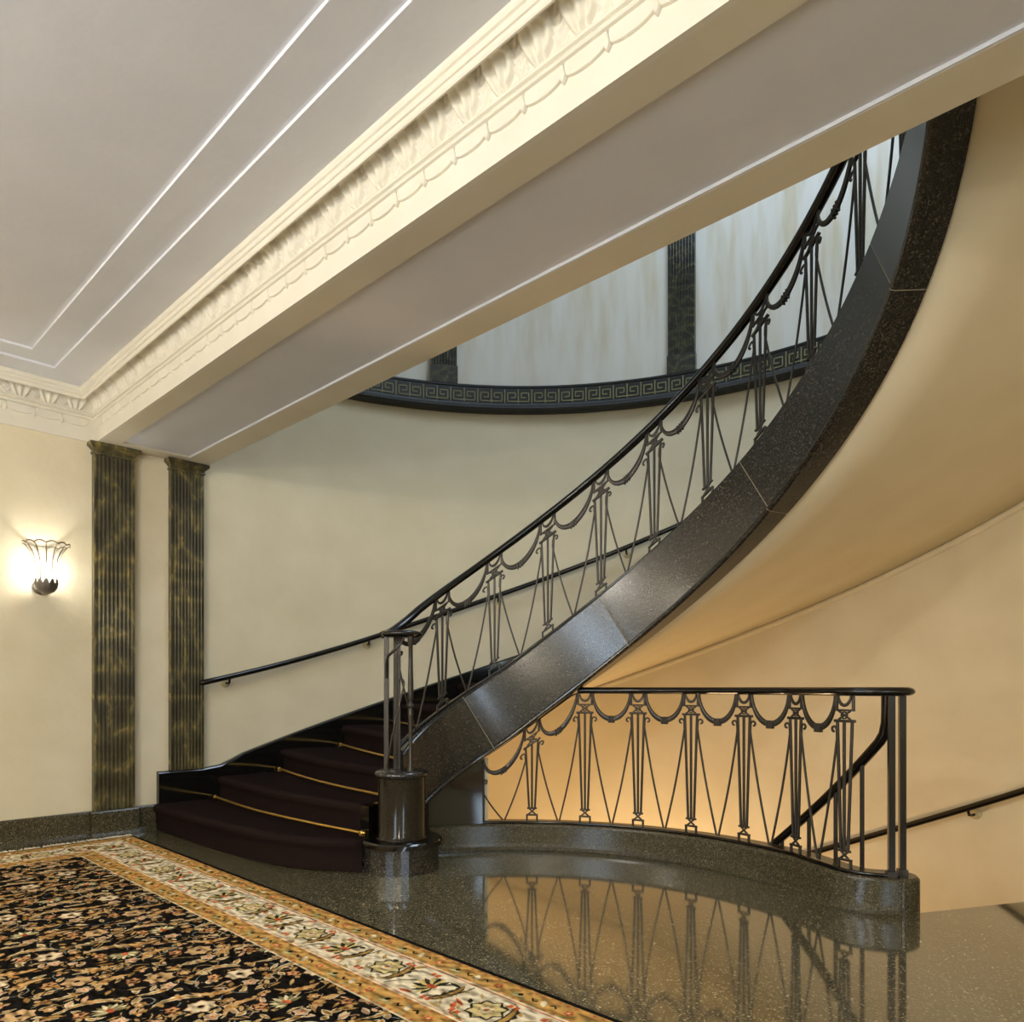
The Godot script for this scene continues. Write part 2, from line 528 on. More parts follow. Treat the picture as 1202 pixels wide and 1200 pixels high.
# ---------------------------------------------------------------- cornice
func cove(t: float) -> Vector2:   # offset, height along the hollow, t 0..1
	var a := t * PI / 2
	return Vector2(0.03 + 0.075 * (1 - cos(a)), 2.818 + 0.098 * sin(a))
func cornice() -> void:
	var prof := [[0, SOFF], [0.02, SOFF], [0.02, 2.772], [0.034, 2.777], [0.038, 2.784], [0.034, 2.791], [0.028, 2.793], [0.028, 2.797], [0.037, 2.801], [0.04, 2.807], [0.036, 2.813]]
	for i in 9:
		var c := cove(i / 8.0)
		prof.append([c.x, c.y])
	prof.append_array([[0.107, 2.876], [0.111, 2.867], [0.118, 2.866], [0.122, 2.872], [0.122, 2.888], [0.128, 2.890], [0.131, 2.896], [0.131, 2.908], [0.138, 2.912], [0.142, 2.920], [0.142, CEIL], [0, CEIL]])
	var leaf_src := leaf_mesh(0.072, 0)
	var tip_src := leaf_mesh(0.05, 1)
	var scal_src := scallop_mesh()
	for side in 2:
		var c: Node3D
		var st := begin()
		var rings := []
		if side == 0:
			c = thing("cornice", "cream plaster cornice of upright leaves along the ceiling beam", "cornice", "", "structure")
			for e in 2:
				var ring := PackedVector3Array()
				for q in prof: ring.append(W(U1 if e == 0 else U0 - q[0], BM - q[0], q[1]))
				rings.append(ring)
		else:
			c = thing("cornice", "cream plaster cornice of upright leaves above the sconce wall", "cornice", "", "structure")
			for e in 2:
				var ring := PackedVector3Array()
				for q in prof: ring.append(W(U0 - q[0], BM - q[0] if e == 0 else V1, q[1]))
				rings.append(ring)
		skin(st, rings)
		obj("moulding", st, M.trim, c)
		var pitch := 0.155
		var n := 36 if side == 0 else 20
		for i in n:
			var d := 0.06 + pitch * (i + 0.5)
			for k in 3:
				var dd := d + (pitch / 2 if k == 1 else 0.0)
				var p: Vector3
				var b: Basis
				if side == 0:
					p = W(U0 - dd, BM, 0)
					b = Basis(Vector3(0, 0, 1), Vector3.UP, Vector3(-1, 0, 0))
				else:
					p = W(U0, BM - dd, 0)
					b = Basis(Vector3(-1, 0, 0), Vector3.UP, Vector3(0, 0, 1))
				if k < 2 and dd < 0.13: continue
				share(["leaf", "leaf_tip", "scallop"][k], [leaf_src, tip_src, scal_src][k], Transform3D(b, p), c)
	for s in [leaf_src, tip_src, scal_src]: s.queue_free()
func holder(st: SurfaceTool, m: Material) -> MeshInstance3D:
	st.generate_normals()
	var o := MeshInstance3D.new()
	o.mesh = st.commit()
	o.material_override = m
	return o
# x along the cornice, y up, z out of the wall; kind 0: arched fan leaf, 1: slim leaf between
func leaf_mesh(w: float, kind: int) -> MeshInstance3D:
	var st := begin()
	var rows := []
	var nt := 16
	var ns := 20 if kind == 0 else 12
	for j in nt + 1:
		var t := float(j) / nt
		var row := PackedVector3Array()
		var half: float
		if kind == 0: half = w * (0.42 + 0.58 * sin(minf(t / 0.6, 1.0) * PI / 2)) * sqrt(maxf(0.0, 1.0 - pow(maxf(0.0, (t - 0.55) / 0.43), 2.2)))
		else: half = w * (0.55 + 0.25 * t) * sqrt(maxf(0.0, 1.0 - pow(t / 0.92, 3.0)))
		var c := cove(clampf(t, 0.0, 1.0) * 0.97)
		var c2 := cove(minf(t * 0.97 + 0.01, 1.0))
		var tg := (c2 - c).normalized()
		var nrm := Vector2(tg.y, -tg.x)
		for i in ns + 1:
			var s := lerpf(-1.0, 1.0, float(i) / ns)
			var rel: float
			if kind == 0:
				rel = 0.014 * pow(1.0 - s * s, 0.35) + 0.009 * cos(s * PI * 3.0) * (1 - 0.3 * t) * (1.0 if absf(s) < 0.96 else 0.0)
				rel += 0.008 * exp(-pow((t - 0.88) / 0.10, 2.0)) * (1 - s * s)
			else:
				rel = 0.007 * pow(1.0 - s * s, 0.4) + 0.006 * sin((t * 5.0 - absf(s) * 1.2) * TAU)
			rel = maxf(rel, 0.0) if absf(s) < 0.999 else -0.002
			if j == 0: rel = -0.006
			row.append(Vector3(s * half, c.y + nrm.y * rel - (0.004 if j == 0 else 0.0), c.x + nrm.x * rel))
		rows.append(row)
	grid(st, rows)
	return holder(st, M.trim)
func scallop_mesh() -> MeshInstance3D:
	var st := begin()
	# a drooping apron leaf and the small dart beside it
	for piece in 2:
		var pl := []
		if piece == 0:
			pl.append(Vector2(-0.075, 2.772))
			for i in 11:
				var a := PI + PI * i / 10.0
				pl.append(Vector2(cos(a) * 0.075, 2.742 + sin(a) * 0.024))
			pl.append(Vector2(0.075, 2.772))
		else:
			pl = [Vector2(0.0765, 2.768), Vector2(0.068, 2.742), Vector2(0.066, 2.732), Vector2(0.070, 2.723), Vector2(0.0775, 2.714), Vector2(0.085, 2.723), Vector2(0.089, 2.732), Vector2(0.087, 2.742), Vector2(0.0785, 2.768)]
		var back := PackedVector3Array()
		var mid := PackedVector3Array()
		var front := PackedVector3Array()
		var cc := Vector2.ZERO
		for p in pl: cc += p
		cc /= pl.size()
		var z := 0.029 if piece == 0 else 0.033
		for p in pl:
			var q: Vector2 = cc + (p - cc) * (1.0 - 0.004 / (p - cc).length())
			back.append(Vector3(p.x, p.y, 0.018))
			mid.append(Vector3(p.x, p.y, z - 0.004))
			front.append(Vector3(q.x, q.y, z))
		skin(st, [back, mid, front], false)
	return holder(st, M.trim)

# ---------------------------------------------------------------- pilasters
func fluted(st: SurfaceTool, base: Vector3, t: Vector3, n: Vector3, w: float, d: float, h0: float, h1: float, count: int) -> void:
	var pl := PackedVector2Array([Vector2(-w / 2, 0), Vector2(-w / 2, d)])
	var edge := 0.012
	var pitch := (w - 2 * edge) / count
	for k in count:
		var c := -w / 2 + edge + pitch * (k + 0.5)
		var r := pitch * 0.37
		for i in 7:
			var a := PI - PI * i / 6.0
			pl.append(Vector2(c + cos(a) * r, d - sin(a) * r * 0.95))
	pl.append_array(PackedVector2Array([Vector2(w / 2, d), Vector2(w / 2, 0)]))
	var rings := []
	for h in [h0, h1]:
		var ring := PackedVector3Array()
		for p in pl: ring.append(base + t * p.x + n * p.y + Vector3.UP * h)
		rings.append(ring)
	skin(st, rings)
func pilaster(called: String, label: String, base: Vector3, t: Vector3, n: Vector3, w: float, h0: float, h1: float, count: int, m: Material, group: String, block := 0.0, capital := true) -> void:
	var o := thing(called, label, "pilaster", group)
	var st := begin()
	var top := h1 - (0.075 if capital else 0.0)
	fluted(st, base, t, n, w, 0.05, h0 + block, top, count)
	obj("shaft", st, m, o)
	if block > 0.0:
		st = begin()
		box(st, base + n * 0.03 + Vector3.UP * (h0 + block / 2), t * (w / 2 + 0.006), Vector3.UP * block / 2, n * 0.03)
		obj("plinth", st, m, o)
	if capital:
		st = begin()
		var rings := []
		for q in [[0.0, 0.0], [0.008, 0.004], [0.008, 0.016], [0.002, 0.02], [0.004, 0.03], [0.022, 0.048], [0.03, 0.052], [0.03, 0.0745]]:
			var x: float = w / 2 + q[0]
			var d: float = 0.052 + q[0]
			var ring := PackedVector3Array()
			for p in [Vector2(-x, 0), Vector2(x, 0), Vector2(x, d), Vector2(-x, d)]: ring.append(base + t * p.x + n * p.y + Vector3.UP * (top + q[1]))
			rings.append(ring)
		skin(st, rings)
		obj("capital", st, m, o)
func pilasters() -> void:
	var g := "fluted pilasters under the beam end"
	pilaster("pilaster", "tall fluted green-gold marble pilaster standing on the baseboard beside the sconce", W(U0, 1.735, 0), Vector3(1, 0, 0), Vector3(0, 0, 1), 0.255, 0.176, SOFF - 0.002, 9, M.marble, g)
	pilaster("pilaster", "fluted green-gold marble pilaster ending on the black skirting at the foot of the stair", W(U0, 2.222, 0), Vector3(1, 0, 0), Vector3(0, 0, 1), 0.235, 0.405, SOFF - 0.002, 9, M.marble, g)
	for a in [[33.55, "dark fluted pilaster above the key band beside the beam"], [70.65, "dark fluted pilaster above the key band in the middle of the pale upper wall"]]:
		var d := dirv(a[0])
		pilaster("upper_pilaster", a[1], PO(a[0], RO + 0.017, 0), Vector3.UP.cross(d), -d, 0.225, 3.638, 6.0, 8, M.marble_dark, "upper pilasters", 0.15)

# ---------------------------------------------------------------- Greek key band
func fret_band() -> void:
	var o := thing("key_band", "black curved string course with a raised olive Greek key pattern", "band", "", "structure")
	var st := begin()
	var fr := []
	for i in 61: fr.append([PO(3.0 * i, RO + 0.02, 0), -dirv(3.0 * i)])
	rail_sweep(st, fr, [[0, 3.405], [0.05, 3.405], [0.085, 3.42], [0.09, 3.432], [0.085, 3.444], [0.07, 3.448], [0.07, 3.456], [0.066, 3.462], [0.062, 3.475], [0.06, 3.48], [0.06, 3.613], [0.066, 3.618], [0.066, 3.632], [0.058, 3.638], [0, 3.638]])
	obj("course", st, M.fret_ground, o)
	# one pair of spirals about a shared bar; y from 0 to 1
	var w := 0.0085
	st = begin()
	var x0 := 0.118
	var hgt := 0.118
	for s in [-1.0, 1.0]:
		var pts := [[0.0, 0.10], [0.78, 0.10], [0.78, 0.72], [0.22, 0.72], [0.22, 0.38], [0.52, 0.38]]
		for i in pts.size() - 1:
			var a := Vector2(pts[i][0] * x0 * s, pts[i][1] * hgt)
			var b := Vector2(pts[i + 1][0] * x0 * s, pts[i + 1][1] * hgt)
			var lo := Vector2(minf(a.x, b.x), minf(a.y, b.y)) - Vector2.ONE * w / 2
			var hi := Vector2(maxf(a.x, b.x), maxf(a.y, b.y)) + Vector2.ONE * w / 2
			abox(st, Vector3(lo.x, lo.y, -0.004), Vector3(hi.x, hi.y, 0.005))
	abox(st, Vector3(-w / 2, -0.004, -0.004), Vector3(w / 2, hgt * 0.98, 0.0055))
	abox(st, Vector3(x0 - w / 2, -0.004, -0.004), Vector3(x0 + w / 2, hgt * 0.98, 0.0055))
	var key := holder(st, M.fret)
	var step := rad_to_deg(2 * x0 / (RO - 0.04))
	for i in int(176 / step):
		var a := 2.5 + step * i
		var d := dirv(a)
		share("fret_key", key, Transform3D(Basis(Vector3.UP.cross(-d), Vector3.UP, -d), PO(a, RO - 0.0405, 3.4875)), o)
	key.queue_free()

# ---------------------------------------------------------------- stair up
func h_top(a: float) -> float: return 0.2315 + 0.0199 * a + 0.06 * clampf((45 - a) / 28.0, 0.0, 1.0)
func r_in(a: float) -> float:
	return -0.25 * pow(maxf(0.0, 40.0 - a) / 23.0, 2.0)
func front(n: int, w: float) -> Vector2:   # plan line of the front of step n, w 0 at the wall, 1 at the well
	if n == 1:
		var p := [[-2.515, 5.212], [-2.19, 4.90], [-1.857, 4.587], [-1.377, 4.188], [-1.1, 4.05], [-0.805, 3.985]]
		var x := w * 5.0
		var i := clampi(int(x), 0, 4)
		var f := x - i
		var q := []
		for k in 4: q.append(cam_uv(p[clampi(i - 1 + k, 0, 5)][0], p[clampi(i - 1 + k, 0, 5)][1]))
		return q[1].cubic_interpolate(q[2], q[0], q[3], f)
	var a := 9.0 * (n - 2)
	var o := uv2(PO(a, RO + 0.01, 0))
	var ai := 10.0 + 0.95 * a
	var e := uv2(PN(ai, 1.60 + r_in(ai) * 0.6, 0))
	var bow: float = {2: 0.075, 3: 0.06, 4: 0.03}.get(n, 0.0)
	var d := e - o
	var nn := Vector2(d.y, -d.x).normalized()
	# bow towards the foot of the stair
	if nn.dot(front_dir(a)) > 0: nn = -nn
	return o + d * w + nn * bow * sin(w * PI)
func front_dir(a: float) -> Vector2: return Vector2(-sin(deg_to_rad(a)), cos(deg_to_rad(a)))
func stairs_up() -> void:
	var s := thing("staircase", "black granite staircase sweeping up round the curved wall", "staircase")
	# first step with its round end under the newel
	var back := []
	for i in 11: back.append(front(2, i / 10.0) + (front(2, i / 10.0) - front(1, i / 10.0)).normalized() * 0.12)
	for layer in 2:
		var inset := 0.022 if layer == 0 else 0.0
		var pl := PackedVector2Array()
		for i in 21: pl.append(front(1, i / 20.0) + (front(2, i / 20.0) - front(1, i / 20.0)).normalized() * (inset + 0.0))
		for i in 15:
			var a := deg_to_rad(-118.0 + 165.0 * i / 14.0)
			var q := cam_uv(-0.61 + cos(a) * (0.225 - inset), 4.09 + sin(a) * (0.225 - inset))
			if q.distance_to(pl[pl.size() - 1]) > 0.02: pl.append(q)
		pl.append(cam_uv(-0.52, 4.5))
		for i in 11: pl.append(back[10 - i])
		var st := begin()
		if layer == 0: prism(st, pl, 0.0, 0.14)
		else: prism(st, pl, 0.138, RISE, true, 0.008)
		obj("step" if layer == 1 else "step_base", st, M.black if layer == 1 else M.granite, s)
	# the other steps
	for n in range(2, 21):
		var pl := PackedVector2Array()
		for i in 9: pl.append(front(n, i / 8.0))
		var nx := n + 1
		for i in 9:
			var q := front(nx, 1.0 - i / 8.0)
			pl.append(q + (q - front(n, 1.0 - i / 8.0)).normalized() * 0.03)
		var st := begin()
		prism(st, pl, RISE * n - 0.045 if n > 4 else 0.001, RISE * n)
		if n > 4:
			var rp := PackedVector2Array()
			for i in 9: rp.append(front(n, i / 8.0))
			for i in 9:
				var q := front(n, 1.0 - i / 8.0)
				rp.append(q + (front(nx, 1.0 - i / 8.0) - q).normalized() * 0.03)
			prism(st, rp, RISE * (n - 1) - 0.01, RISE * n - 0.04)
		obj("step", st, M.black, s)
	# newel pedestal
	var st2 := begin()
	var nb := at(newel_uv, RISE)
	lathe(st2, nb, [[0.0, 0.0], [0.142, 0.0], [0.142, 0.006], [0.134, 0.012], [0.130, 0.02], [0.130, 0.335]], 40)
	obj("newel_pedestal", st2, M.pedestal, s)
	st2 = begin()
	lathe(st2, nb, [[0.130, 0.335], [0.146, 0.34], [0.150, 0.352], [0.147, 0.362], [0.138, 0.37], [0.0, 0.372]], 40)
	obj("pedestal_cap", st2, M.granite, s)
	# stringer of the open side, in long blocks with slanting joints
	var prof := [[1.625, 0.0], [1.52, 0.0], [1.517, 0.008], [1.506, 0.010], [1.50, 0.016], [1.50, 0.425], [1.493, 0.428], [1.487, 0.436], [1.486, 0.446], [1.492, 0.456], [1.502, 0.460], [1.505, 0.462], [1.625, 0.462]]
	var cuts := [17.5, 34.6, 66.0, 99.0, 132.4, 163.0]
	for k in cuts.size() - 1:
		var rings := []
		var a0: float = cuts[k] + (0.06 if k > 0 else 0.0)
		var a1: float = cuts[k + 1] - 0.06
		var nn := int((a1 - a0) / 1.6) + 2
		for j in nn + 1:
			var a := lerpf(a0, a1, float(j) / nn)
			var ring := PackedVector3Array()
			for q in prof:
				var lean := 7.6 * clampf((a - 17.5) / 17.0, 0.0, 1.0)
				var th: float = a + lean * q[1] / 0.46
				ring.append(PN(th, q[0] + r_in(th), h_top(th) - q[1]))
			rings.append(ring)
		st2 = begin()
		skin(st2, rings)
		obj("stringer_block", st2, M.granite, s)
		if k > 0:
			var joint := []
			for j in 2:
				var ring := PackedVector3Array()
				for q in prof:
					var th: float = cuts[k] + (0.075 * (2 * j - 1)) + 7.6 * q[1] / 0.46
					var inn := 0.0012 if q[0] < 1.6 else -0.004
					ring.append(PN(th, q[0] + inn + r_in(th), h_top(th) - q[1] - (0.0012 if q[1] < 0.01 else (-0.0012 if q[1] > 0.45 else 0.0))))
				joint.append(ring)
			st2 = begin()
			skin(st2, joint)
			obj("joint", st2, M.grout, s)
	# panel under the stringer down to the curb
	st2 = begin()
	var rows := []
	for j in 13:
		var a := 15.0 + (39.4 - 15.0) * j / 12.0
		var r := 1.555
		var hb := maxf(h_top(a) - (0.44 if a > 30.0 else 0.36), 0.2)
		rows.append(PackedVector3Array([PN(a, r, 0.155), PN(a, r + 0.06, 0.155), PN(a, r + 0.06, hb), PN(a, r, hb)]))
	skin(st2, rows)
	obj("spandrel", st2, M.black, s)
	# plaster soffit with the bead where it meets the wall
	st2 = begin()
	var rings2 := []
	for j in 61:
		var a := 39.0 + (172.0 - 39.0) * j / 60.0
		var pi_ := PN(a, 1.62, h_top(a) - 0.455)
		var ao := (a - 10.0) / 0.95
		var po := PO(ao, RO + 0.015, -0.115 + 0.0195 * ao)
		var ring := PackedVector3Array()
		for i in 7: ring.append(pi_.lerp(po, i / 6.0))
		for i in 7: ring.append(pi_.lerp(po, 1.0 - i / 6.0) + Vector3.UP * 0.03)
		rings2.append(ring)
	skin(st2, rings2, false)
	obj("soffit", st2, M.wall, s)
	st2 = begin()
	var fr := []
	for j in 61:
		var a := 30.0 + 137.0 * j / 60.0
		fr.append([PO(a, RO + 0.02, -0.128 + 0.0195 * a), -dirv(a)])
	rail_sweep(st2, fr, [[0, -0.03], [0.012, -0.028], [0.022, -0.018], [0.026, -0.004], [0.022, 0.01], [0.014, 0.016], [0.014, 0.03], [0, 0.034]])
	obj("bead", st2, M.wall, s)
	# closing wall under the first steps
	st2 = begin()
	var ia := PN(39.0, 1.58, 0)
	var oa := PO(29.0, RO + 0.03, 0)
	var nn3 := (oa - ia).normalized().cross(Vector3.UP) * 0.05
	var ring_a := PackedVector3Array([ia - nn3, ia + nn3, ia + nn3 + Vector3.UP * (h_top(39) - 0.46), ia - nn3 + Vector3.UP * (h_top(39) - 0.46)])
	var ring_b := PackedVector3Array([oa - nn3, oa + nn3, oa + nn3 + Vector3.UP * 0.46, oa - nn3 + Vector3.UP * 0.46])
	skin(st2, [ring_a, ring_b])
	obj("end_wall", st2, M.wall, s)
	# stone skirting that climbs the wall
	var sk := thing("stair_skirting", "black polished stone skirting climbing the curved wall beside the steps", "skirting", "", "structure")
	for seg in [[-4.0, 5.0], [5.05, 26.0], [26.05, 50.0], [50.05, 80.0], [80.05, 120.0], [120.05, 160.0]]:
		st2 = begin()
		fr = []
		var nseg := int((seg[1] - seg[0]) / 2.0) + 2
		for j in nseg + 1:
			var a: float = lerpf(seg[0], seg[1], float(j) / nseg)
			var top := 0.34 + 0.0189 * a + 0.092
			top = maxf(top, 0.405)
			top = lerpf(top, 0.405, clampf((3.0 - a) / 5.0, 0, 1)) if a < 3.0 else top
			var p := PO(a, RO + 0.02, 0) if a >= 0 else W(U0, CO.y + RO * deg_to_rad(a) * 1.9, 0)
			var nrm := -dirv(maxf(a, 0.0))
			var bot := maxf(0.0, top - 0.42)
			var ring := PackedVector3Array()
			for q in [[0.0, bot], [0.045, bot], [0.045, top - 0.014], [0.04, top - 0.006], [0.032, top], [0.0, top]]: ring.append(p + nrm * q[0] + Vector3.UP * q[1])
			fr.append(ring)
		skin(st2, fr)
		obj("slab", st2, M.black, sk)
	carpet()
func carpet() -> void:
	var c := thing("stair_carpet", "dark aubergine carpet runner laid down the steps", "carpet")
	for n in range(1, 20):
		var h := RISE * n
		var rows := []
		var nw := 26
		var w0 := 0.0 if n == 1 else 0.05
		var w1 := 0.995 if n == 1 else (0.965 if n == 2 else 0.955)
		for i in nw + 1:
			var w := lerpf(w0, w1, float(i) / nw)
			var p := front(n, w)
			var q := front(n + 1, w)
			var d := (q - p).normalized()
			var L := p.distance_to(q)
			var row := PackedVector3Array()
			var edge := 0.0 if (i > 0 and i < nw) else -0.012
			for k in [[-0.010, -RISE + (0.004 if n == 1 else 0.013)], [-0.012, -0.12], [-0.014, -0.07], [-0.022, -0.045], [-0.034, -0.034], [-0.040, -0.018], [-0.036, -0.002], [-0.024, 0.010], [-0.008, 0.014], [0.03, 0.014], [L * 0.5, 0.013], [L - 0.02, 0.013], [L - 0.011, 0.013]]:
				var out_: float = k[0]
				if edge != 0.0: out_ = maxf(k[0], -0.001) if k[0] < 0.0 else k[0]
				row.append(at(p + d * out_, h + (k[1] if edge == 0.0 else minf(k[1], 0.001))))
			rows.append(row)
		rows.reverse()
		var st := begin()
		grid(st, rows)
		obj("carpet_tread", st, M.carpet, c)
	# brass rods in the angle of each step
	for n in range(1, 7):
		var r := thing("stair_rod", ["brass stair rod behind the first carpeted step", "brass stair rod behind the second carpeted step", "brass stair rod behind the third carpeted step", "brass stair rod behind the fourth carpeted step", "brass stair rod behind the fifth carpeted step", "brass stair rod behind the sixth carpeted step"][n - 1], "stair rod", "brass stair rods")
		var pts := []
		var w0 := 0.035
		var w1 := 0.975 if n < 3 else 0.94
		for i in 13:
			var w := lerpf(w0, w1, i / 12.0)
			var p := front(n + 1, w)
			var d := (p - front(n, w)).normalized()
			pts.append(at(p - d * 0.026, RISE * n + 0.024))
		var st := begin()
		tube(st, pts, 0.0085, 8)
		obj("rod", st, M.brass, r)
		for e in [0, 12]:
			st = begin()
			var t: Vector3 = (pts[mini(e + 1, 12)] - pts[maxi(e - 1, 0)]).normalized()
			var p: Vector3 = pts[e]
			tube(st, [p - t * 0.014, p - t * 0.012, p + t * 0.012, p + t * 0.014], [0.003, 0.012, 0.012, 0.003], 10)
			box(st, p + Vector3(0, -0.014, 0), t * 0.009, Vector3.UP * 0.01, t.cross(Vector3.UP) * 0.014)
			var knob := t * (0.018 if e else -0.018)
			tube(st, [p + knob * 0.6, p + knob * 0.9, p + knob * 1.2, p + knob * 1.4], [0.005, 0.009, 0.009, 0.003], 10)
			obj("bracket", st, M.brass, r)

# ---------------------------------------------------------------- stair down and the curb of its opening
func curb_path() -> Array:     # floor side of the curb, plan (u, v)
	var p := []
	for i in 25: p.append(uv2(PN(14.0 + 4.0 * i, 1.53, 0)))
	for q in [[1.448, 3.43], [1.50, 3.325], [1.59, 3.255], [1.70, 3.225]]: p.append(cam_uv(q[0], q[1]))
	var out := []
	for i in p.size() - 1:
		var a: Vector2 = p[maxi(i - 1, 0)]
		var d: Vector2 = p[mini(i + 2, p.size() - 1)]
		for k in 3: out.append(p[i].cubic_interpolate(p[i + 1], a, d, k / 3.0))
	out.append(p[p.size() - 1])
	return out
func path_frames(p: Array) -> Array:   # [point, direction away from the hall]
	var out := []
	for i in p.size():
		var t: Vector2 = (p[mini(i + 1, p.size() - 1)] - p[maxi(i - 1, 0)]).normalized()
		var n := Vector2(-t.y, t.x)
		if n.dot(p[i] - CI) < 0: n = -n
		out.append([at(p[i], 0), W(n.x, n.y, 0), W(t.x, t.y, 0)])
	return out
func stairs_down() -> void:
	var cu := thing("curb", "low olive granite curb curving round the stair opening", "curb")
	var fr := path_frames(curb_path())
	# the end turns round in a half circle
	var last: Array = fr[fr.size() - 1]
	var st := begin()
	var rings := []
	var wd := 0.19
	var prof := [[wd, -0.2], [-0.026, 0.0], [-0.012, 0.008], [-0.003, 0.024], [0.0, 0.042], [0.0, 0.146], [0.004, 0.155], [0.014, 0.16], [wd - 0.014, 0.16], [wd - 0.004, 0.155], [wd, 0.146]]
	for f in fr:
		var ring := PackedVector3Array()
		for q in prof: ring.append(f[0] + f[1] * q[0] + Vector3.UP * q[1])
		rings.append(ring)
	skin(st, rings, true)
	var c: Vector3 = last[0] + last[1] * wd / 2
	var cpl := PackedVector2Array()
	for i in 19:
		var a := -PI / 2 + PI * i / 18.0
		cpl.append(uv2(c + last[2] * cos(a) * 0.10 + last[1] * sin(a) * wd / 2))
	prism(st, cpl, -0.2, 0.16, true, 0.012)
	obj("body", st, M.curb, cu)
	# steps down
	var s := thing("lower_staircase", "stone stair winding down behind the curved railing", "staircase")
	for m in range(1, 17):
		var pl := PackedVector2Array()
		var a := 139.0 - 7.08 * m
		for i in 5: pl.append(uv2(PN(a + 7.08 - 9.0 * i / 4.0, 1.70, 0)))
		for i in 5: pl.append(uv2(PO(a - 10 - 2 + 9.0 * i / 4.0, RO + 0.03, 0)))
		st = begin()
		prism(st, pl, -RISE * m - 0.2, -RISE * m)
		obj("step", st, M.granite, s)
	# plain railing of the stair down
	var r := thing("descending_railing", "plain black railing dropping from the end post into the lower stair", "railing")
	var pts := []
	for i in 41:
		var a := 123.6 - 1.6 * i
		pts.append(PN(a, 1.72, 0.752 - 0.0268 * (123.6 - a)))
	var top := PN(125.2, 1.72, 0)
	st = begin()
	var nr := []
	var full := [top + Vector3.UP * 0.99, top + Vector3.UP * 0.9, PN(125.1, 1.72, 0.84), PN(124.6, 1.72, 0.79)]
	full.append_array(pts)
	for p in full: nr.append(Vector3(p.x - CI.y, 0, p.z + CI.x).normalized())
	bar(st, full, nr, 0.034, 0.045)
	obj("handrail", st, M.rail, r)
	for k in 9:
		var a := 119.8 - 5.6 * k
		st = begin()
		var p0 := PN(a, 1.72, 0.752 - 0.0268 * (123.6 - a) - 0.01)
		var p1 := PN(a, 1.72, -0.0240 * (139.0 - a) - 0.15)
		bar(st, [p1, p0], [dirv(a), dirv(a)], 0.017, 0.017)
		obj("baluster", st, M.iron, r)
	# wall handrails
	wall_rail("wall handrail", "slim black handrail climbing the curved wall behind the stair", func(a): return 0.98 + 0.0195 * a + 0.000145 * pow(maxf(0.0, 24.0 - a), 2.0), -2.6, 150.0, [1.3, 21.8, 42.1, 62.3, 83.0, 104.0, 125.0])
	wall_rail("wall handrail", "slim black handrail descending the lower wall behind the end post", func(a): return 0.385 + 0.0243 * (a - 115.8), 60.0, 150.0, [66.0, 88.0, 109.5, 131.0])
func wall_rail(_n: String, label: String, hf: Callable, a0: float, a1: float, brackets: Array) -> void:
	var o := thing("wall_handrail", label, "handrail", "wall handrails")
	var st := begin()
	var pts := []
	var n := int((a1 - a0) / 2.0)
	for i in n + 1:
		var a := lerpf(a0, a1, float(i) / n)
		pts.append(PO(a, RO - 0.065, hf.call(a)))
	var rad := []
	for i in pts.size(): rad.append(0.021)
	pts.insert(0, pts[0] - (pts[1] - pts[0]).normalized() * 0.012)
	rad.insert(0, 0.012)
	tube(st, pts, rad, 12)
	obj("rail", st, M.rail, o)
	for a in brackets:
		st = begin()
		var p := PO(a, RO - 0.065, hf.call(a) - 0.012)
		var w := PO(a, RO + 0.02, hf.call(a) - 0.045)
		tube(st, [p, p.lerp(w, 0.15) + Vector3.DOWN * 0.03, p.lerp(w, 0.5) + Vector3.DOWN * 0.022, w], [0.009, 0.009, 0.009, 0.009], 8)
		var b := obj("bracket", st, M.rail, o)
		st = begin()
		tube(st, [w, w - dirv(a) * 0.012, w - dirv(a) * 0.02], [0.036, 0.034, 0.02], 16)
		obj("rosette", st, M.rosette, b)

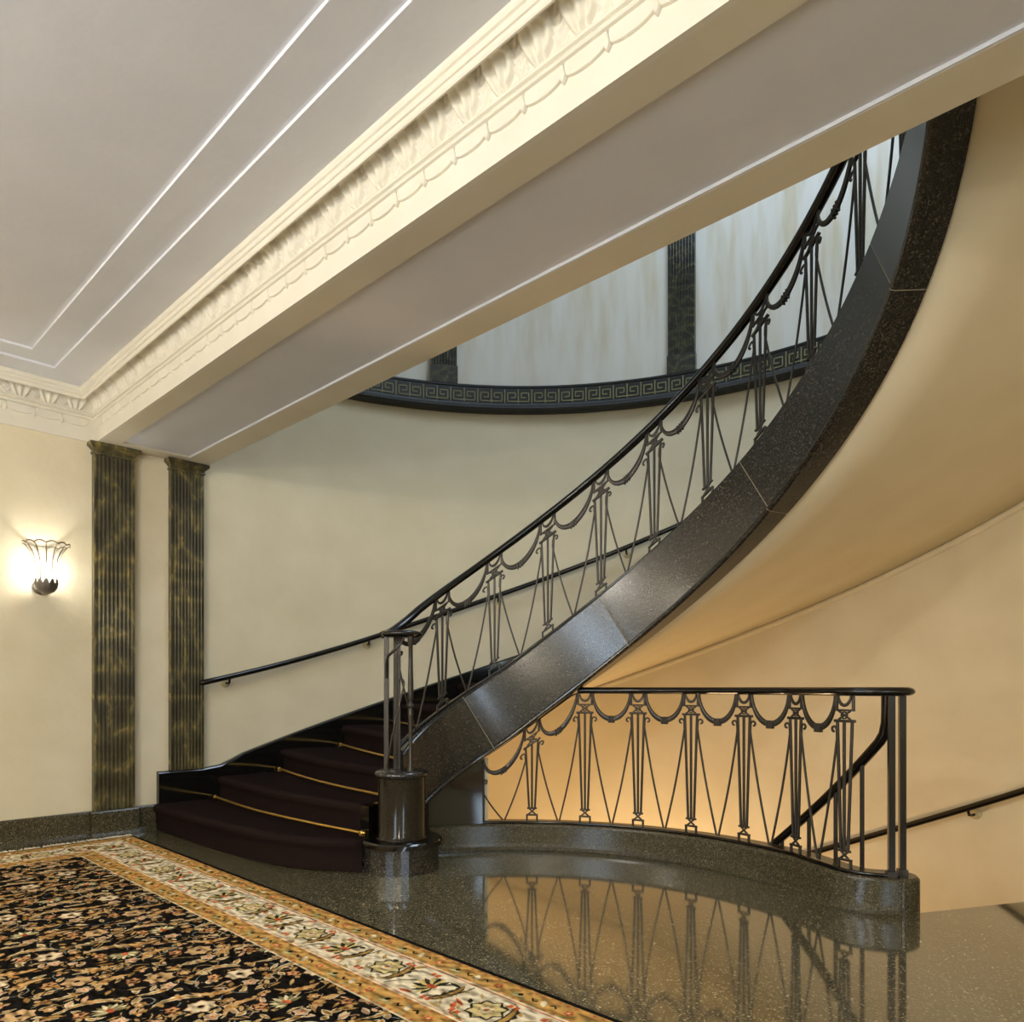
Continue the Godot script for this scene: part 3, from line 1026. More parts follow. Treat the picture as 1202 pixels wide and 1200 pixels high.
# ---------------------------------------------------------------- ornamental railings
# q(s, y): point of the railing surface at length s and height y over its base; nf(s): its normal
func line(q: Callable, nf: Callable, st: SurfaceTool, pts: Array, w, t: float) -> void:
	var p := []
	var n := []
	for a in pts:
		p.append(q.call(a[0], a[1]))
		n.append(nf.call(a[0]))
	bar(st, p, n, w, t)
func sub(a: Array, b: Array, n: int) -> Array:
	var out := []
	for i in n + 1: out.append([lerpf(a[0], b[0], float(i) / n), lerpf(a[1], b[1], float(i) / n)])
	return out
func baluster(o: Node3D, q: Callable, nf: Callable, s: float, H: float, lean := 0.0) -> void:
	var st := begin()
	for k in [-1, 0, 1]: line(q, nf, st, [[s + k * 0.018, 0.08], [s + k * 0.038, H - 0.124]], 0.0125, 0.0125)
	var b := obj("baluster", st, M.iron, o)
	st = begin()
	for k in [-1, 1]:
		line(q, nf, st, [[s + k * 0.043, H - 0.073], [s + k * 0.043, H + 0.002]], 0.013, 0.014)
		line(q, nf, st, [[s + k * 0.030, H - 0.112], [s - k * 0.030, H - 0.074]], 0.008, 0.009)
	line(q, nf, st, sub([s - 0.049, H - 0.070], [s + 0.049, H - 0.070], 2), 0.009, 0.014)
	line(q, nf, st, sub([s - 0.052, H - 0.119], [s + 0.052, H - 0.119], 2), 0.013, 0.018)
	var arc := []
	var wid := []
	for i in 9:
		var a := -PI / 2 + PI * i / 8.0
		arc.append([s + sin(a) * 0.033, H + 0.002 - cos(a) * 0.050])
		wid.append(0.005 + 0.011 * cos(a))
	line(q, nf, st, arc, wid, 0.010)
	var ring := []
	for i in 13: ring.append([s + cos(TAU * i / 12.0) * 0.015, H - 0.093 + sin(TAU * i / 12.0) * 0.015])
	line(q, nf, st, ring, 0.006, 0.010)
	obj("capital", st, M.iron, b)
	st = begin()
	line(q, nf, st, sub([s - 0.030, 0.077], [s + 0.030, 0.077], 1), 0.010, 0.016)
	for k in [-1, 1]:
		line(q, nf, st, [[s + k * 0.022, 0.040], [s - k * 0.018, 0.074]], 0.009, 0.010)
		line(q, nf, st, [[s + k * 0.031, -0.003], [s + k * 0.031, 0.034]], 0.011, 0.014)
	line(q, nf, st, sub([s - 0.036, 0.036], [s + 0.036, 0.036], 1), 0.010, 0.016)
	obj("foot", st, M.iron, b)
func swag_panel(o: Node3D, q: Callable, nf: Callable, sa: float, sb: float, H: float) -> void:
	var a0 := sa + 0.050
	var b0 := sb - 0.050
	var mid := (a0 + b0) / 2
	var half := (b0 - a0) / 2
	var st := begin()
	var pts := []
	var wid := []
	for i in 21:
		var a := -PI / 2 + PI * i / 20.0
		pts.append([mid + sin(a) * half, H + 0.002 - cos(a) * 0.158])
		wid.append(0.009 + 0.022 * pow(maxf(cos(a), 0.0), 1.2))
	line(q, nf, st, pts, wid, 0.016)
	var sw := obj("swag", st, M.iron, o)
	st = begin()
	for k in 3: line(q, nf, st, sub([mid + (k - 1) * 0.0135, H - 0.137], [mid + (k - 1) * 0.0135, H - 0.179], 1), 0.010, 0.026)
	line(q, nf, st, sub([mid - 0.018, H - 0.158], [mid + 0.018, H - 0.158], 1), 0.028, 0.019)
	obj("clasp", st, M.iron, sw)
	for k in [-1.0, 1.0]:
		var s0: float = mid + k * half
		# straight leg down to the middle, curled over at the top
		st = begin()
		var top_p: Vector3 = q.call(s0 + k * 0.010, H - 0.20)
		var low_p: Vector3 = q.call(mid + k * 0.006, 0.004)
		var p3 := []
		var n3 := []
		for i in 9:
			var t := i / 8.0
			var sx: float = lerpf(s0 + k * 0.010, mid + k * 0.006, t) + k * 0.008 * sin(t * PI)
			var pp: Vector3 = q.call(sx, 0.0)
			pp.y = lerpf(top_p.y, low_p.y, t)
			p3.append(pp)
			n3.append(nf.call(sx))
		p3.insert(0, q.call(s0 + k * 0.008, H - 0.165))
		n3.insert(0, nf.call(s0))
		for i in 7:
			var a := PI * 1.5 * i / 6.0
			var r := 0.017 - 0.0012 * i
			p3.insert(0, q.call(s0 + k * 0.008 - k * (0.017 - cos(a) * r), H - 0.160 + sin(a) * r))
			n3.insert(0, nf.call(s0))
		bar(st, p3, n3, 0.0098, 0.0098)
		obj("scroll_bar", st, M.iron, o)
func railings() -> void:
	# guard railing on the curb
	var g := thing("guard_railing", "black wrought-iron railing of swags on the granite curb", "railing")
	var path := curb_path()
	var gp := []
	for f in path_frames(path): gp.append(f[0] + f[1] * 0.045)
	var cum := [0.0]
	for i in range(1, gp.size()): cum.append(cum[i - 1] + gp[i].distance_to(gp[i - 1]))
	var gq := func(s: float, y: float) -> Vector3:
		var i := clampi(cum.bsearch(s) - 1, 0, gp.size() - 2)
		var p: Vector3 = gp[i].lerp(gp[i + 1], (s - cum[i]) / (cum[i + 1] - cum[i]))
		# where the stringer passes overhead the ironwork is cut down to its underside
		var d := uv2(p) - CI
		var room := minf(0.79, h_top(rad_to_deg(atan2(d.y, d.x))) - 0.462 - 0.175 - 0.006)
		var yy := y
		if y > 0.58: yy = room - (0.79 - y)
		elif y > 0.1: yy = lerpf(0.1, room - 0.21, (y - 0.1) / 0.48)
		return p + Vector3.UP * (0.175 + yy)
	var gn := func(s: float) -> Vector3:
		var t: Vector3 = (gq.call(s + 0.02, 0) - gq.call(s - 0.02, 0)).normalized()
		return t.cross(Vector3.UP).normalized()
	# length at the angle of each post
	var s_of := func(deg: float) -> float:
		for i in gp.size() - 1:
			var p: Vector2 = uv2(gp[i]) - CI
			var p2: Vector2 = uv2(gp[i + 1]) - CI
			var a := rad_to_deg(atan2(p.y, p.x))
			var a2 := rad_to_deg(atan2(p2.y, p2.x))
			if a <= deg and a2 > deg: return lerpf(cum[i], cum[i + 1], (deg - a) / (a2 - a))
		return cum[cum.size() - 1]
	var H := 0.79
	var posts := [s_of.call(38.6)]
	for k in 7: posts.append(s_of.call(50.6 + 11.93 * k))
	var st := begin()
	var base := []
	var s_end: float = cum[cum.size() - 1]
	for i in 61: base.append([lerpf(posts[0] - 0.02, s_end, i / 60.0), -0.008])
	line(gq, gn, st, base, 0.014, 0.036)
	obj("base_rail", st, M.rail, g)
	st = begin()
	line(gq, gn, st, [[posts[0] + 0.03, -0.01], [posts[0] + 0.03, H]], 0.012, 0.014)
	obj("end_bar", st, M.iron, g)
	for k in range(1, 8): baluster(g, gq, gn, posts[k], H)
	for k in 7: swag_panel(g, gq, gn, posts[k] - (0.02 if k == 0 else 0.0), posts[k + 1], H)
	# top rail: oval section, hooked round at the end
	var rp := []
	for i in 60: rp.append(gq.call(lerpf(s_of.call(61.0), s_end, i / 59.0), H + 0.016))
	var t_end: Vector3 = (rp[59] - rp[58]).normalized()
	var n_end: Vector3 = gn.call(s_end - 0.03)
	if n_end.dot(rp[59] - at(CI, rp[59].y)) < 0: n_end = -n_end
	var hook_c: Vector3 = rp[59] + n_end * 0.05
	for i in range(1, 11):
		var a := -PI / 2 + PI * i / 10.0
		rp.append(hook_c + t_end * cos(a) * 0.05 + n_end * sin(a) * 0.05)
	st = begin()
	oval(st, rp, 0.032, 0.020)
	obj("handrail", st, M.rail, g)
	st = begin()
	var under := []
	for i in 60: under.append([lerpf(s_of.call(39.5), s_end, i / 59.0), H + 0.0])
	line(gq, gn, st, under, 0.008, 0.03)
	obj("rail_strip", st, M.iron, g)
	# pair of square end posts
	for k in 2:
		st = begin()
		var p: Vector3 = gq.call(s_end - 0.028, -0.015) if k == 0 else hook_c + t_end * 0.03 + Vector3.UP * (0.16 - hook_c.y)
		box(st, p + Vector3.UP * 0.405, t_end * 0.0135, Vector3.UP * 0.405, n_end * 0.0135)
		var post := obj("end_post", st, M.rail, g)
		st = begin()
		box(st, p + Vector3.UP * 0.012, t_end * 0.02, Vector3.UP * 0.012, n_end * 0.02)
		obj("shoe", st, M.iron, post)
	# railing of the stair
	var b := thing("stair_railing", "black wrought-iron railing of swags climbing on the stone stringer", "railing")
	var rr := func(a: float) -> float: return 1.55 - 0.22 * pow(maxf(0.0, 40.0 - a) / 26.0, 2.0)
	var deg := func(s: float) -> float: return rad_to_deg(s / 1.55)
	var bq := func(s: float, y: float) -> Vector3:
		var a: float = deg.call(s)
		var lo := h_top(a) + 0.014
		var hi := 0.98 + 0.0199 * a
		if a < 24.0: hi = 1.292 + 0.1656 * pow(maxf(0.0, a - 13.0) / 11.0, 1.5)
		return PN(a, rr.call(a), lo + y * (hi - 0.02 - lo) / 0.72)
	var bn := func(s: float) -> Vector3:
		var t: Vector3 = bq.call(s + 0.02, 0) - bq.call(s - 0.02, 0)
		t.y = 0
		return t.normalized().cross(Vector3.UP).normalized()
	var sl := func(a: float) -> float: return deg_to_rad(a) * 1.55
	H = 0.72
	for k in 11: baluster(b, bq, bn, sl.call(30.0 + 12.12 * k), H)
	for k in 11: swag_panel(b, bq, bn, sl.call(17.5 + 12.12 * k) if k > 0 else sl.call(16.8), sl.call(30.0 + 12.12 * k), H)
	for k in range(0): pass
	st = begin()
	base = []
	for i in 90: base.append([sl.call(lerpf(18.0, 160.0, i / 89.0)), -0.006])
	line(bq, bn, st, base, 0.014, 0.036)
	obj("base_rail", st, M.rail, b)
	st = begin()
	rp = []
	for i in 100: rp.append(bq.call(sl.call(lerpf(13.5, 162.0, i / 99.0)), H + 0.02))
	oval(st, rp, 0.032, 0.022)
	obj("handrail", st, M.rail, b)
	st = begin()
	under = []
	for i in 90: under.append([sl.call(lerpf(18.0, 160.0, i / 89.0)), H + 0.0])
	line(bq, bn, st, under, 0.009, 0.03)
	obj("rail_strip", st, M.iron, b)
	# newel: round cap over a turned post and slender bars
	var nb := at(newel_uv, 0.541)
	st = begin()
	lathe(st, nb, [[0.0, 0.735], [0.09, 0.735], [0.108, 0.741], [0.114, 0.752], [0.108, 0.764], [0.09, 0.769], [0.0, 0.770]], 32)
	obj("newel_cap", st, M.rail, b)
	st = begin()
	var tp := cam_uv(-0.553, 4.03)
	lathe(st, at(tp, 0.541), [[0.017, 0.0], [0.017, 0.012], [0.012, 0.02], [0.014, 0.03], [0.010, 0.04], [0.010, 0.2], [0.014, 0.30], [0.016, 0.335], [0.008, 0.345], [0.02, 0.352], [0.022, 0.36], [0.02, 0.368], [0.009, 0.376], [0.016, 0.385], [0.017, 0.42], [0.012, 0.6], [0.012, 0.69], [0.017, 0.70], [0.017, 0.736]], 14)
	obj("turned_post", st, M.iron, b)
	for k in [[-0.69, 4.06, 0.017], [-0.655, 4.15, 0.014], [-0.638, 4.16, 0.014]]:
		st = begin()
		var p := at(cam_uv(k[0], k[1]), 0.541)
		box(st, p + Vector3.UP * 0.368, Vector3(0.5, 0, 0.5) * k[2], Vector3.UP * 0.368, Vector3(0.5, 0, -0.5) * k[2])
		obj("newel_bar", st, M.iron, b)
	st = begin()
	var dg := []
	for q in [[-0.685, 4.02, 0.55], [-0.65, 3.995, 0.72], [-0.61, 3.985, 0.89], [-0.585, 3.985, 1.0], [-0.583, 3.985, 1.03], [-0.595, 3.985, 1.05], [-0.612, 3.985, 1.04], [-0.61, 3.985, 1.02]]: dg.append(at(cam_uv(q[0], q[1]), q[2]))
	tube(st, dg, 0.0055, 6)
	obj("newel_scroll", st, M.iron, b)
	st = begin()
	dg = []
	for q in [[-0.585, 3.995, 1.27], [-0.60, 3.985, 1.235], [-0.63, 3.985, 1.205], [-0.67, 4.0, 1.17], [-0.685, 4.03, 1.13], [-0.688, 4.05, 1.05]]: dg.append(at(cam_uv(q[0], q[1]), q[2]))
	tube(st, dg, 0.008, 6)
	obj("newel_scroll", st, M.iron, b)
func oval(st: SurfaceTool, pts: Array, rw: float, rh: float) -> void:
	var tg := tangents(pts)
	var rings := []
	for i in pts.size():
		var t: Vector3 = tg[i]
		var x := t.cross(Vector3.UP).normalized()
		var y := x.cross(t).normalized()
		var ring := PackedVector3Array()
		for k in 14:
			var a := TAU * k / 14.0
			ring.append(pts[i] + x * cos(a) * rw + y * sin(a) * rh)
		rings.append(ring)
	skin(st, rings, false)

# ---------------------------------------------------------------- lamps
func sconce(label: String, p: Vector3, n: Vector3, e: float, warm: Color) -> void:
	var o := thing("wall_sconce", label, "sconce", "wall sconces")
	o.position = p
	var t := Vector3.UP.cross(n)
	var c := n * 0.125
	# fluted flaring glass
	var prof := [[0.058, 0.0], [0.062, 0.05], [0.064, 0.11], [0.070, 0.16], [0.086, 0.205], [0.108, 0.238], [0.126, 0.252], [0.130, 0.246]]
	var lobes := 12
	var seg := lobes * 6
	var rows := []
	for j in prof.size():
		var row := PackedVector3Array()
		for k in seg + 1:
			var a := TAU * k / seg
			var flute := 1.0 + 0.06 * (absf(cos(a * lobes / 2.0)) - 0.6)
			var r: float = prof[j][0] * flute
			row.append(c + t * cos(a) * r + n * sin(a) * r + Vector3.UP * (prof[j][1] - 0.06 + (0.012 * absf(cos(a * lobes / 2.0)) if j > 4 else 0.0)))
		rows.append(row)
	var st := begin()
	grid(st, rows)
	var gl := obj("glass_shade", st, M.glass, o)
	st = begin()
	for k in lobes:
		var a := TAU * (k + 0.5) / lobes
		var pts := []
		for q in prof: pts.append(c + (t * cos(a) + n * sin(a)) * (q[0] * 0.985) + Vector3.UP * (q[1] - 0.06))
		tube(st, pts, 0.0032, 5)
	var rim := []
	for k in seg + 1:
		var a := TAU * k / seg
		var r := 0.126 * (1.0 + 0.06 * (absf(cos(a * lobes / 2.0)) - 0.6))
		rim.append(c + t * cos(a) * r + n * sin(a) * r + Vector3.UP * (0.19 + 0.012 * absf(cos(a * lobes / 2.0))))
	tube(st, rim, 0.005, 6)
	obj("glass_ribs", st, M.glass_rim, gl)
	# leaf cup and wall plate
	st = begin()
	var cup := []
	for q in [[0.0, -0.115], [0.022, -0.112], [0.045, -0.098], [0.060, -0.075], [0.067, -0.05]]:
		var row := PackedVector3Array()
		for k in 49:
			var a := TAU * k / 48.0
			var zig := 0.03 * absf(sin(a * 6.0)) if q[1] > -0.06 else 0.0
			row.append(c + (t * cos(a) + n * sin(a)) * q[0] + Vector3.UP * (q[1] + zig))
		cup.append(row)
	grid(st, cup)
	obj("leaf_cup", st, M.pewter, o)
	st = begin()
	tube(st, [c + Vector3.UP * -0.095, n * 0.06 + Vector3.UP * -0.10, n * 0.012 + Vector3.UP * -0.08], 0.012, 8)
	tube(st, [Vector3.UP * -0.06, n * 0.012 + Vector3.UP * -0.06, n * 0.016 + Vector3.UP * -0.06], [0.05, 0.05, 0.035], 20)
	obj("wall_bracket", st, M.pewter, o)
	st = begin()
	lathe(st, c, [[0.0, -0.02], [0.014, -0.015], [0.022, 0.02], [0.024, 0.05], [0.018, 0.075], [0.0, 0.088]], 14)
	obj("bulb", st, glow(warm, 2.6), o)
	omni(c + Vector3.UP * 0.035, warm, e, 0.03, o)
func lamps() -> void:
	var warm := Color(1.0, 0.975, 0.93)
	sconce("fluted glass tulip sconce glowing beside the left pilaster", W(U0, 1.313, 1.70), Vector3(0, 0, 1), 0.17, Color(1.0, 0.985, 0.96))
	for q in [[-0.6, "fluted glass tulip sconce midway along the far hall wall"], [3.9, "fluted glass tulip sconce on the far hall wall, near the corner of the sconce wall"]]:
		sconce(q[1], W(q[0], V1, 1.70), Vector3(1, 0, 0), 1.5, warm)
	# two ceiling lanterns of the hall
	for q in [[0.2, "shallow white glass bowl lamp hung over the middle of the hall"], [2.6, "shallow white glass bowl lamp hung near the sconce wall"]]:
		var o := thing("ceiling_lantern", q[1], "lamp", "hall ceiling lanterns")
		o.position = W(q[0], -1.3, 2.79)
		var st0 := begin()
		lathe(st0, Vector3.ZERO, [[0.0, -0.09], [0.10, -0.082], [0.18, -0.055], [0.225, -0.01], [0.235, 0.03], [0.22, 0.03], [0.17, 0.0], [0.0, 0.0]], 32)
		obj("bowl", st0, glow(Color(1.0, 0.98, 0.95), 3.0), o)
		st0 = begin()
		tube(st0, [Vector3(0, 0.0, 0), Vector3(0, 0.172, 0)], 0.012, 8)
		tube(st0, [Vector3(0, 0.14, 0), Vector3(0, 0.172, 0)], [0.06, 0.07], 16)
		obj("stem", st0, M.brass, o)
		omni(Vector3(0, -0.12, 0), Color(1.0, 0.98, 0.95), 3.1, 0.2, o)
		omni(Vector3(0, 0.09, 0.0), Color(1.0, 0.985, 0.965), 0.55, 0.08, o)
	var st := begin()
	# laylight over the well
	var l := thing("laylight", "cool daylit glass panel in the ceiling over the stairwell", "skylight")
	l.position = W(CO.x - 0.6, CO.y + 1.5, 6.395)
	st = begin()
	abox(st, Vector3(-0.8, -0.02, -1.3), Vector3(0.8, 0.0, 1.3))
	obj("diffuser", st, glow(Color(0.78, 0.88, 1.0), 3.0), l)
	st = begin()
	for s in [-1, 1]:
		abox(st, Vector3(0.8 * s - 0.04, -0.04, -1.34), Vector3(0.8 * s + 0.04, 0, 1.34))
		abox(st, Vector3(-0.8, -0.04, 1.3 * s - 0.04), Vector3(0.8, 0, 1.3 * s + 0.04))
	obj("frame", st, M.trim, l)
	var al := AreaLight3D.new()
	al.name = "light"
	al.area_size = Vector2(1.6, 2.6)
	al.light_color = Color(0.86, 0.92, 1.0)
	al.light_energy = 5.4
	al.position = Vector3(0, -0.05, 0)
	al.rotation_degrees.x = -90
	al.shadow_enabled = true
	al.area_range = 20.0
	l.add_child(al, true)
	# globe lamp of the lower storey
	var b := thing("globe_lamp", "warm globe lamp hanging in the lower stairwell", "lamp")
	b.position = PO(66.0, 2.2, -0.9)
	st = begin()
	lathe(st, Vector3.ZERO, [[0.0, -0.12], [0.06, -0.104], [0.104, -0.06], [0.12, 0.0], [0.104, 0.06], [0.06, 0.104], [0.0, 0.12]], 24)
	obj("globe", st, glow(Color(1.0, 0.87, 0.67), 3.0), b)
	omni(Vector3(0, 0.0, 0), Color(1.0, 0.82, 0.59), 1.7, 0.1, b)

# ---------------------------------------------------------------- rug
var im: Image
func fill_poly(p: PackedVector2Array, c: Color) -> void:
	var lo := 1e9
	var hi := -1e9
	for q in p:
		lo = minf(lo, q.y)
		hi = maxf(hi, q.y)
	var n := p.size()
	for y in range(maxi(int(ceil(lo - 0.5)), 0), mini(int(hi + 0.5), im.get_height() - 1) + 1):
		var xs := []
		for i in n:
			var a := p[i]
			var b := p[(i + 1) % n]
			if (a.y <= y) != (b.y <= y): xs.append(a.x + (y - a.y) / (b.y - a.y) * (b.x - a.x))
		xs.sort()
		for k in range(0, xs.size() - 1, 2):
			var x0 := int(round(xs[k]))
			var x1 := maxi(int(round(xs[k + 1])), x0 + 1)
			im.fill_rect(Rect2i(x0, y, x1 - x0, 1), c)
func lens(c: Vector2, ang: float, l: float, w: float, col: Color) -> void:    # leaf starting at c
	var d := Vector2.from_angle(ang)
	var n := Vector2(-d.y, d.x)
	var p := PackedVector2Array()
	for i in 7: p.append(c + d * l * i / 6.0 + n * w * 0.5 * sin(PI * i / 6.0))
	for i in range(1, 6): p.append(c + d * l * (6 - i) / 6.0 - n * w * 0.5 * sin(PI * i / 6.0))
	fill_poly(p, col)
func disc(c: Vector2, r: float, col: Color) -> void:
	var p := PackedVector2Array()
	for i in 10: p.append(c + Vector2.from_angle(TAU * i / 10.0) * r)
	fill_poly(p, col)
func stroke(pts: Array, w: float, col: Color) -> void:
	for i in pts.size() - 1:
		var a: Vector2 = pts[i]
		var b: Vector2 = pts[i + 1]
		var n: Vector2 = (b - a).orthogonal().normalized() * w / 2
		fill_poly(PackedVector2Array([a + n, b + n, b - n, a - n]), col)
func vine(c: Vector2, ang: float, l: float, turn: float, w: float, col: Color) -> void:
	var pts := [c]
	var a := ang
	for i in 8:
		a += turn / 8.0
		pts.append(pts[i] + Vector2.from_angle(a) * l / 8.0)
	stroke(pts, w, col)
func rosette(c: Vector2, r: float, n: int, col: Color, edge: Color, heart: Color, halo := true) -> void:
	if halo: disc(c, r * 1.18, rgb(24, 21, 18))
	for k in n: lens(c, TAU * k / n, r * 1.12, r * 0.86, edge)
	for k in n: lens(c, TAU * k / n, r, r * 0.62, col)
	disc(c, r * 0.34, edge)
	disc(c, r * 0.22, heart)
func fan(c: Vector2, ang: float, r: float, a: Color, b: Color, heart: Color) -> void:
	if a.v > 0.3: disc(c + Vector2.from_angle(ang) * r * 0.3, r * 0.85, rgb(24, 21, 18))
	for k in 11:
		var t := lerpf(-1.75, 1.75, k / 10.0)
		lens(c, ang + t, r * (1.0 - 0.22 * absf(t) / 1.75), r * 0.26, a if k % 2 == 0 else b)
	lens(c - Vector2.from_angle(ang) * r * 0.1, ang, r * 0.5, r * 0.34, heart)
	disc(c, r * 0.16, heart)
func saz(c: Vector2, ang: float, l: float, turn: float, w: float, col: Color, edge: Color) -> void:   # curved serrated leaf
	for pass_ in 2:
		var left := []
		var right := []
		var p := c
		var a := ang
		for i in 13:
			var t := i / 12.0
			var ww := w * sin(PI * pow(t, 0.8)) * (1.0 if pass_ == 0 else 0.58)
			var n := Vector2.from_angle(a + PI / 2)
			left.append(p + n * ww * (0.5 + (0.35 if i % 2 == 0 and pass_ == 0 else 0.0)))
			right.append(p - n * ww * 0.5)
			p += Vector2.from_angle(a) * l / 12.0
			a += turn / 12.0
		right.reverse()
		fill_poly(PackedVector2Array(left + right), edge if pass_ == 0 else col)
func rug() -> void:
	var k := 379.0       # pixels per metre
	var wpx := 2048
	var hpx := 1366
	im = Image.create(wpx, hpx, false, Image.FORMAT_RGB8)
	var black := rgb(24, 21, 18)
	var gold := rgb(164, 126, 68)
	var tan_ := rgb(182, 150, 100)
	var peach := rgb(190, 148, 112)
	var cream := rgb(212, 196, 158)
	var olive := rgb(142, 132, 82)
	var coral := rgb(186, 92, 56)
	var grey := rgb(140, 146, 140)
	var cols := [gold, tan_, peach, gold, tan_, rgb(150, 108, 54)]
	var r := RandomNumberGenerator.new()
	r.seed = 5
	im.fill(black)
	# field
	var cell := 0.33 * k
	for pass_ in 3:
		for j in range(-1, 14):
			for i in range(-1, 18):
				var c := Vector2((i + 0.5 * (j % 2)) * cell, j * cell * 0.62)
				if pass_ == 0:
					for q in 7:
						var p := c + Vector2(r.randf_range(-0.5, 0.5), r.randf_range(-0.32, 0.32)) * cell
						vine(p, r.randf() * TAU, 0.12 * k, r.randf_range(-4, 4), 1.4, grey if q % 2 else tan_)
					for q in 34:
						var p := c + Vector2(r.randf_range(-0.5, 0.5), r.randf_range(-0.32, 0.32)) * cell
						var la := r.randf() * TAU
						var ll := r.randf_range(0.02, 0.06) * k
						var lw := r.randf_range(0.010, 0.02) * k
						if q % 3 == 0: lens(p - Vector2.from_angle(la) * 2.0, la, ll + 4.0, lw + 3.5, cream)
						else: lens(p - Vector2.from_angle(la) * 2.5, la, ll + 5.0, lw + 4.5, black)
						lens(p, la, ll, lw, cols[r.randi() % 6])
				elif pass_ == 1:
					var sgn := 1.0 if (i + j) % 2 == 0 else -1.0
					for halo in 2: disc(c + Vector2(0.3 * (halo * 2 - 1), 0.04) * cell, 0.03 * k, black)
					saz(c + Vector2(0.18 * sgn, -0.12) * cell, 0.5 * sgn + (0.0 if sgn > 0 else PI), 0.19 * k, 1.9 * sgn, 0.026 * k, gold, cream)
					saz(c + Vector2(-0.30 * sgn, 0.16) * cell, -1.2 * sgn + (PI if sgn > 0 else 0.0), 0.17 * k, -1.8 * sgn, 0.024 * k, tan_, rgb(190, 140, 84))
					for q in 5:
						var p := c + Vector2.from_angle(TAU * q / 5.0 + 0.4) * cell * Vector2(0.36, 0.24)
						for z in 3: lens(p, TAU * z / 3.0 + r.randf(), 0.026 * k, 0.018 * k, cols[(q + z) % 6])
						disc(p, 0.004 * k, coral)
				else:
					if (i + j * 2) % 3 == 0: fan(c, r.randf_range(-0.4, 0.4) + (PI if j % 2 else 0.0), 0.066 * k, olive, cream, coral)
					else: rosette(c, 0.046 * k, 7, cream if (i + j) % 2 else tan_, peach, black)
					rosette(c + Vector2(0.28, 0.02) * cell, 0.027 * k, 5, peach, cream, coral)
					rosette(c + Vector2(-0.12, 0.22) * cell, 0.022 * k, 5, tan_, coral, black)
					rosette(c + Vector2(0.05, -0.24) * cell, 0.020 * k, 6, gold, peach, cream)
	# borders, from the outside in: black edge, ochre guard, cream band, ochre guard
	var ochre := rgb(182, 140, 76)
	var b0 := 0.02 * k
	var b1 := 0.112 * k
	var b2 := 0.332 * k
	var b3 := 0.432 * k
	var bands := [[0.0, b0, black], [b0, b1, ochre], [b1, b2, rgb(218, 202, 168)], [b2, b3, ochre]]
	for b in bands:
		var x0 := int(b[0])
		var wd := int(b[1]) - x0
		im.fill_rect(Rect2i(x0, x0, wpx - 2 * x0, wd), b[2])
		im.fill_rect(Rect2i(x0, hpx - x0 - wd, wpx - 2 * x0, wd), b[2])
		im.fill_rect(Rect2i(x0, x0, wd, hpx - 2 * x0), b[2])
		im.fill_rect(Rect2i(wpx - x0 - wd, x0, wd, hpx - 2 * x0), b[2])
	var sides := [[Vector2(0, 0), Vector2(1, 0), Vector2(0, 1), wpx], [Vector2(0, 0), Vector2(0, 1), Vector2(1, 0), hpx], [Vector2(wpx, 0), Vector2(0, 1), Vector2(-1, 0), hpx], [Vector2(0, hpx), Vector2(1, 0), Vector2(0, -1), wpx]]
	for s in sides:
		var o: Vector2 = s[0]
		var x: Vector2 = s[1]
		var y: Vector2 = s[2]
		var xa := x.angle()
		var L: float = s[3]
		for g in [[b0, b1], [b2, b3]]:
			var m: float = (g[0] + g[1]) / 2
			var i := 0
			var t: float = g[1]
			while t < L - g[1]:
				for e in [g[0] + 3.0, g[1] - 3.0]:
					for z in 3: disc(o + x * (t + z * 13.0) + y * e, 2.4, coral)
				var p: Vector2 = o + x * t + y * m
				if i % 3 == 0:
					lens(p - y * 8 - x * 6, (x * 0.7 + y).angle(), 20, 8, cream)
					stroke([p - x * 20 - y * 2, p - x * 14 + y * 4, p - x * 9], 2.5, black)
					stroke([p + x * 20 + y * 2, p + x * 14 - y * 4, p + x * 9], 2.5, black)
				elif i % 3 == 1:
					rosette(p, 8, 5, coral, rgb(206, 160, 84), cream, false)
				else:
					lens(p - x * 16, xa + 0.25, 32, 9, olive)
					lens(p - x * 10 + y * 8, xa - 0.3, 18, 5, rgb(206, 190, 130))
					disc(p, 3.5, black)
				for z in 2: lens(p + x * r.randf_range(-14, 14) + y * (14.0 if z else -14.0), xa + r.randf_range(-0.4, 0.4), 14, 5, olive if z else rgb(206, 150, 76))
				t += 38.0
				i += 1
		# main border
		var mm := (b1 + b2) / 2
		var t2 := b2
		var i2 := 0
		var dark := rgb(52, 48, 34)
		while t2 < L - b2:
			var p: Vector2 = o + x * t2 + y * mm
			var up := 1.0 if i2 % 2 == 0 else -1.0
			for z in 16:
				var pp: Vector2 = p + x * r.randf_range(-48, 48) + y * r.randf_range(-34, 34)
				lens(pp, xa + r.randf_range(-1.2, 1.2), r.randf_range(12, 26), r.randf_range(4, 8), [gold, olive, tan_, rgb(176, 150, 96), coral, dark][z % 6])
			if i2 % 2 == 0:
				fan(p, xa + PI, 32.0, dark, rgb(196, 176, 110), coral)
			else:
				rosette(p, 24.0, 8, rgb(196, 176, 120), dark, coral, false)
				rosette(p, 11.0, 6, cream, gold, coral, false)
			saz(p + x * 26 - y * 30 * up, (x * 0.5 + y * up).angle(), 74, 1.5 * up * (1.0 if x.x > 0.5 else -1.0) * (1.0 if y.y >= 0 else -1.0), 12, gold, dark)
			vine(p + x * 40 - y * 34 * up, (x * 0.2 + y * up).angle(), 70, 1.2, 2.2, dark)
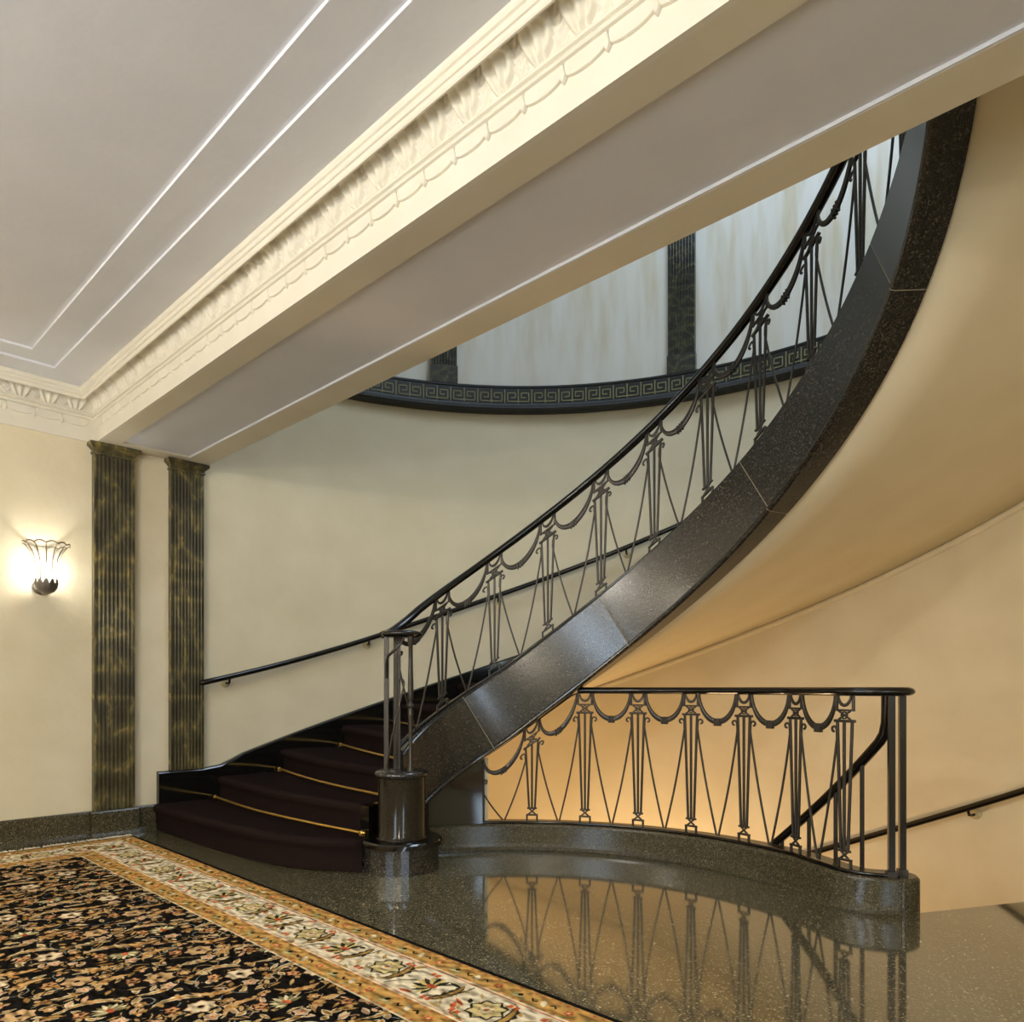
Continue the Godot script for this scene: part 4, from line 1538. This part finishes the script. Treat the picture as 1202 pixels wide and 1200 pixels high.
			for z in 2:
				var q: Vector2 = p + x * (18.0 - 44.0 * z) + y * 27 * up * (1.0 - 2.0 * z)
				fill_poly(PackedVector2Array([q - x * 8 - y * 4, q + x * 8 - y * 4, q + x * 8 + y * 4, q - x * 8 + y * 4]), coral)
				stroke([q - y * 4, q + y * 4], 2.0, cream)
			t2 += 96.0
			i2 += 1
		# fine white lines between the bands
		for e in [b1, b2, b3]:
			stroke([o + x * e + y * e, o + x * (L - e) + y * e], 3.0, cream)
		stroke([o + x * b1 + y * (b1 + 3), o + x * (L - b1) + y * (b1 + 3)], 1.5, coral)
		stroke([o + x * b2 + y * (b2 - 3), o + x * (L - b2) + y * (b2 - 3)], 1.5, coral)
	# small teeth of the field biting into the inner guard
	var m := StandardMaterial3D.new()
	m.albedo_texture = ImageTexture.create_from_image(im)
	m.roughness = 0.95
	m.metallic_specular = 0.1
	m.normal_enabled = true
	m.normal_texture = nbump(noise(0.35, FastNoiseLite.TYPE_SIMPLEX, 41, 2), 5.0, 256)
	m.normal_scale = 0.5
	var o2 := thing("rug", "black floral rug with cream and ochre borders and a white fringe", "rug")
	var ua := 5.25
	var ub := ua - wpx / k
	var va := 1.80
	var vb := va - hpx / k
	var st := begin()
	flat(st)
	var H := 0.011
	var corner := [[ua, va, 0.0, 0.0], [ub, va, 1.0, 0.0], [ub, vb, 1.0, 1.0], [ua, vb, 0.0, 1.0]]
	var vs := []
	for c in corner: vs.append([W(c[0], c[1], H), Vector2(c[2], c[3])])
	for id in [[0, 1, 2], [0, 2, 3]]:
		for q in id:
			st.set_uv(vs[q][1])
			st.add_vertex(vs[q][0])
	for i in 4:
		var a: Vector3 = vs[i][0]
		var b: Vector3 = vs[(i + 1) % 4][0]
		var lo := Vector3(0, -H + 0.0005, 0)
		for q in [[a, i], [b, (i + 1) % 4], [b + lo, (i + 1) % 4], [a, i], [b + lo, (i + 1) % 4], [a + lo, i]]:
			st.set_uv(vs[q[1]][1])
			st.add_vertex(q[0])
	obj("pile", st, m, o2)
	# fringe along the end by the wall
	st = begin()
	var v := va
	while v > vb:
		var l := r.randf_range(0.06, 0.085)
		var dv := r.randf_range(-0.02, 0.02)
		tube(st, [W(ua - 0.005, v, 0.006), W(ua + l * 0.5, v + dv * 0.4, 0.0065), W(ua + l, v + dv, 0.005)], [0.0055, 0.005, 0.003], 4)
		v -= r.randf_range(0.008, 0.014)
	var fr := obj("fringe", st, mat(null, 0.9, 0, 0.2, 1.0, rgb(214, 204, 178)), o2)
	fr.set_meta("kind", "stuff")
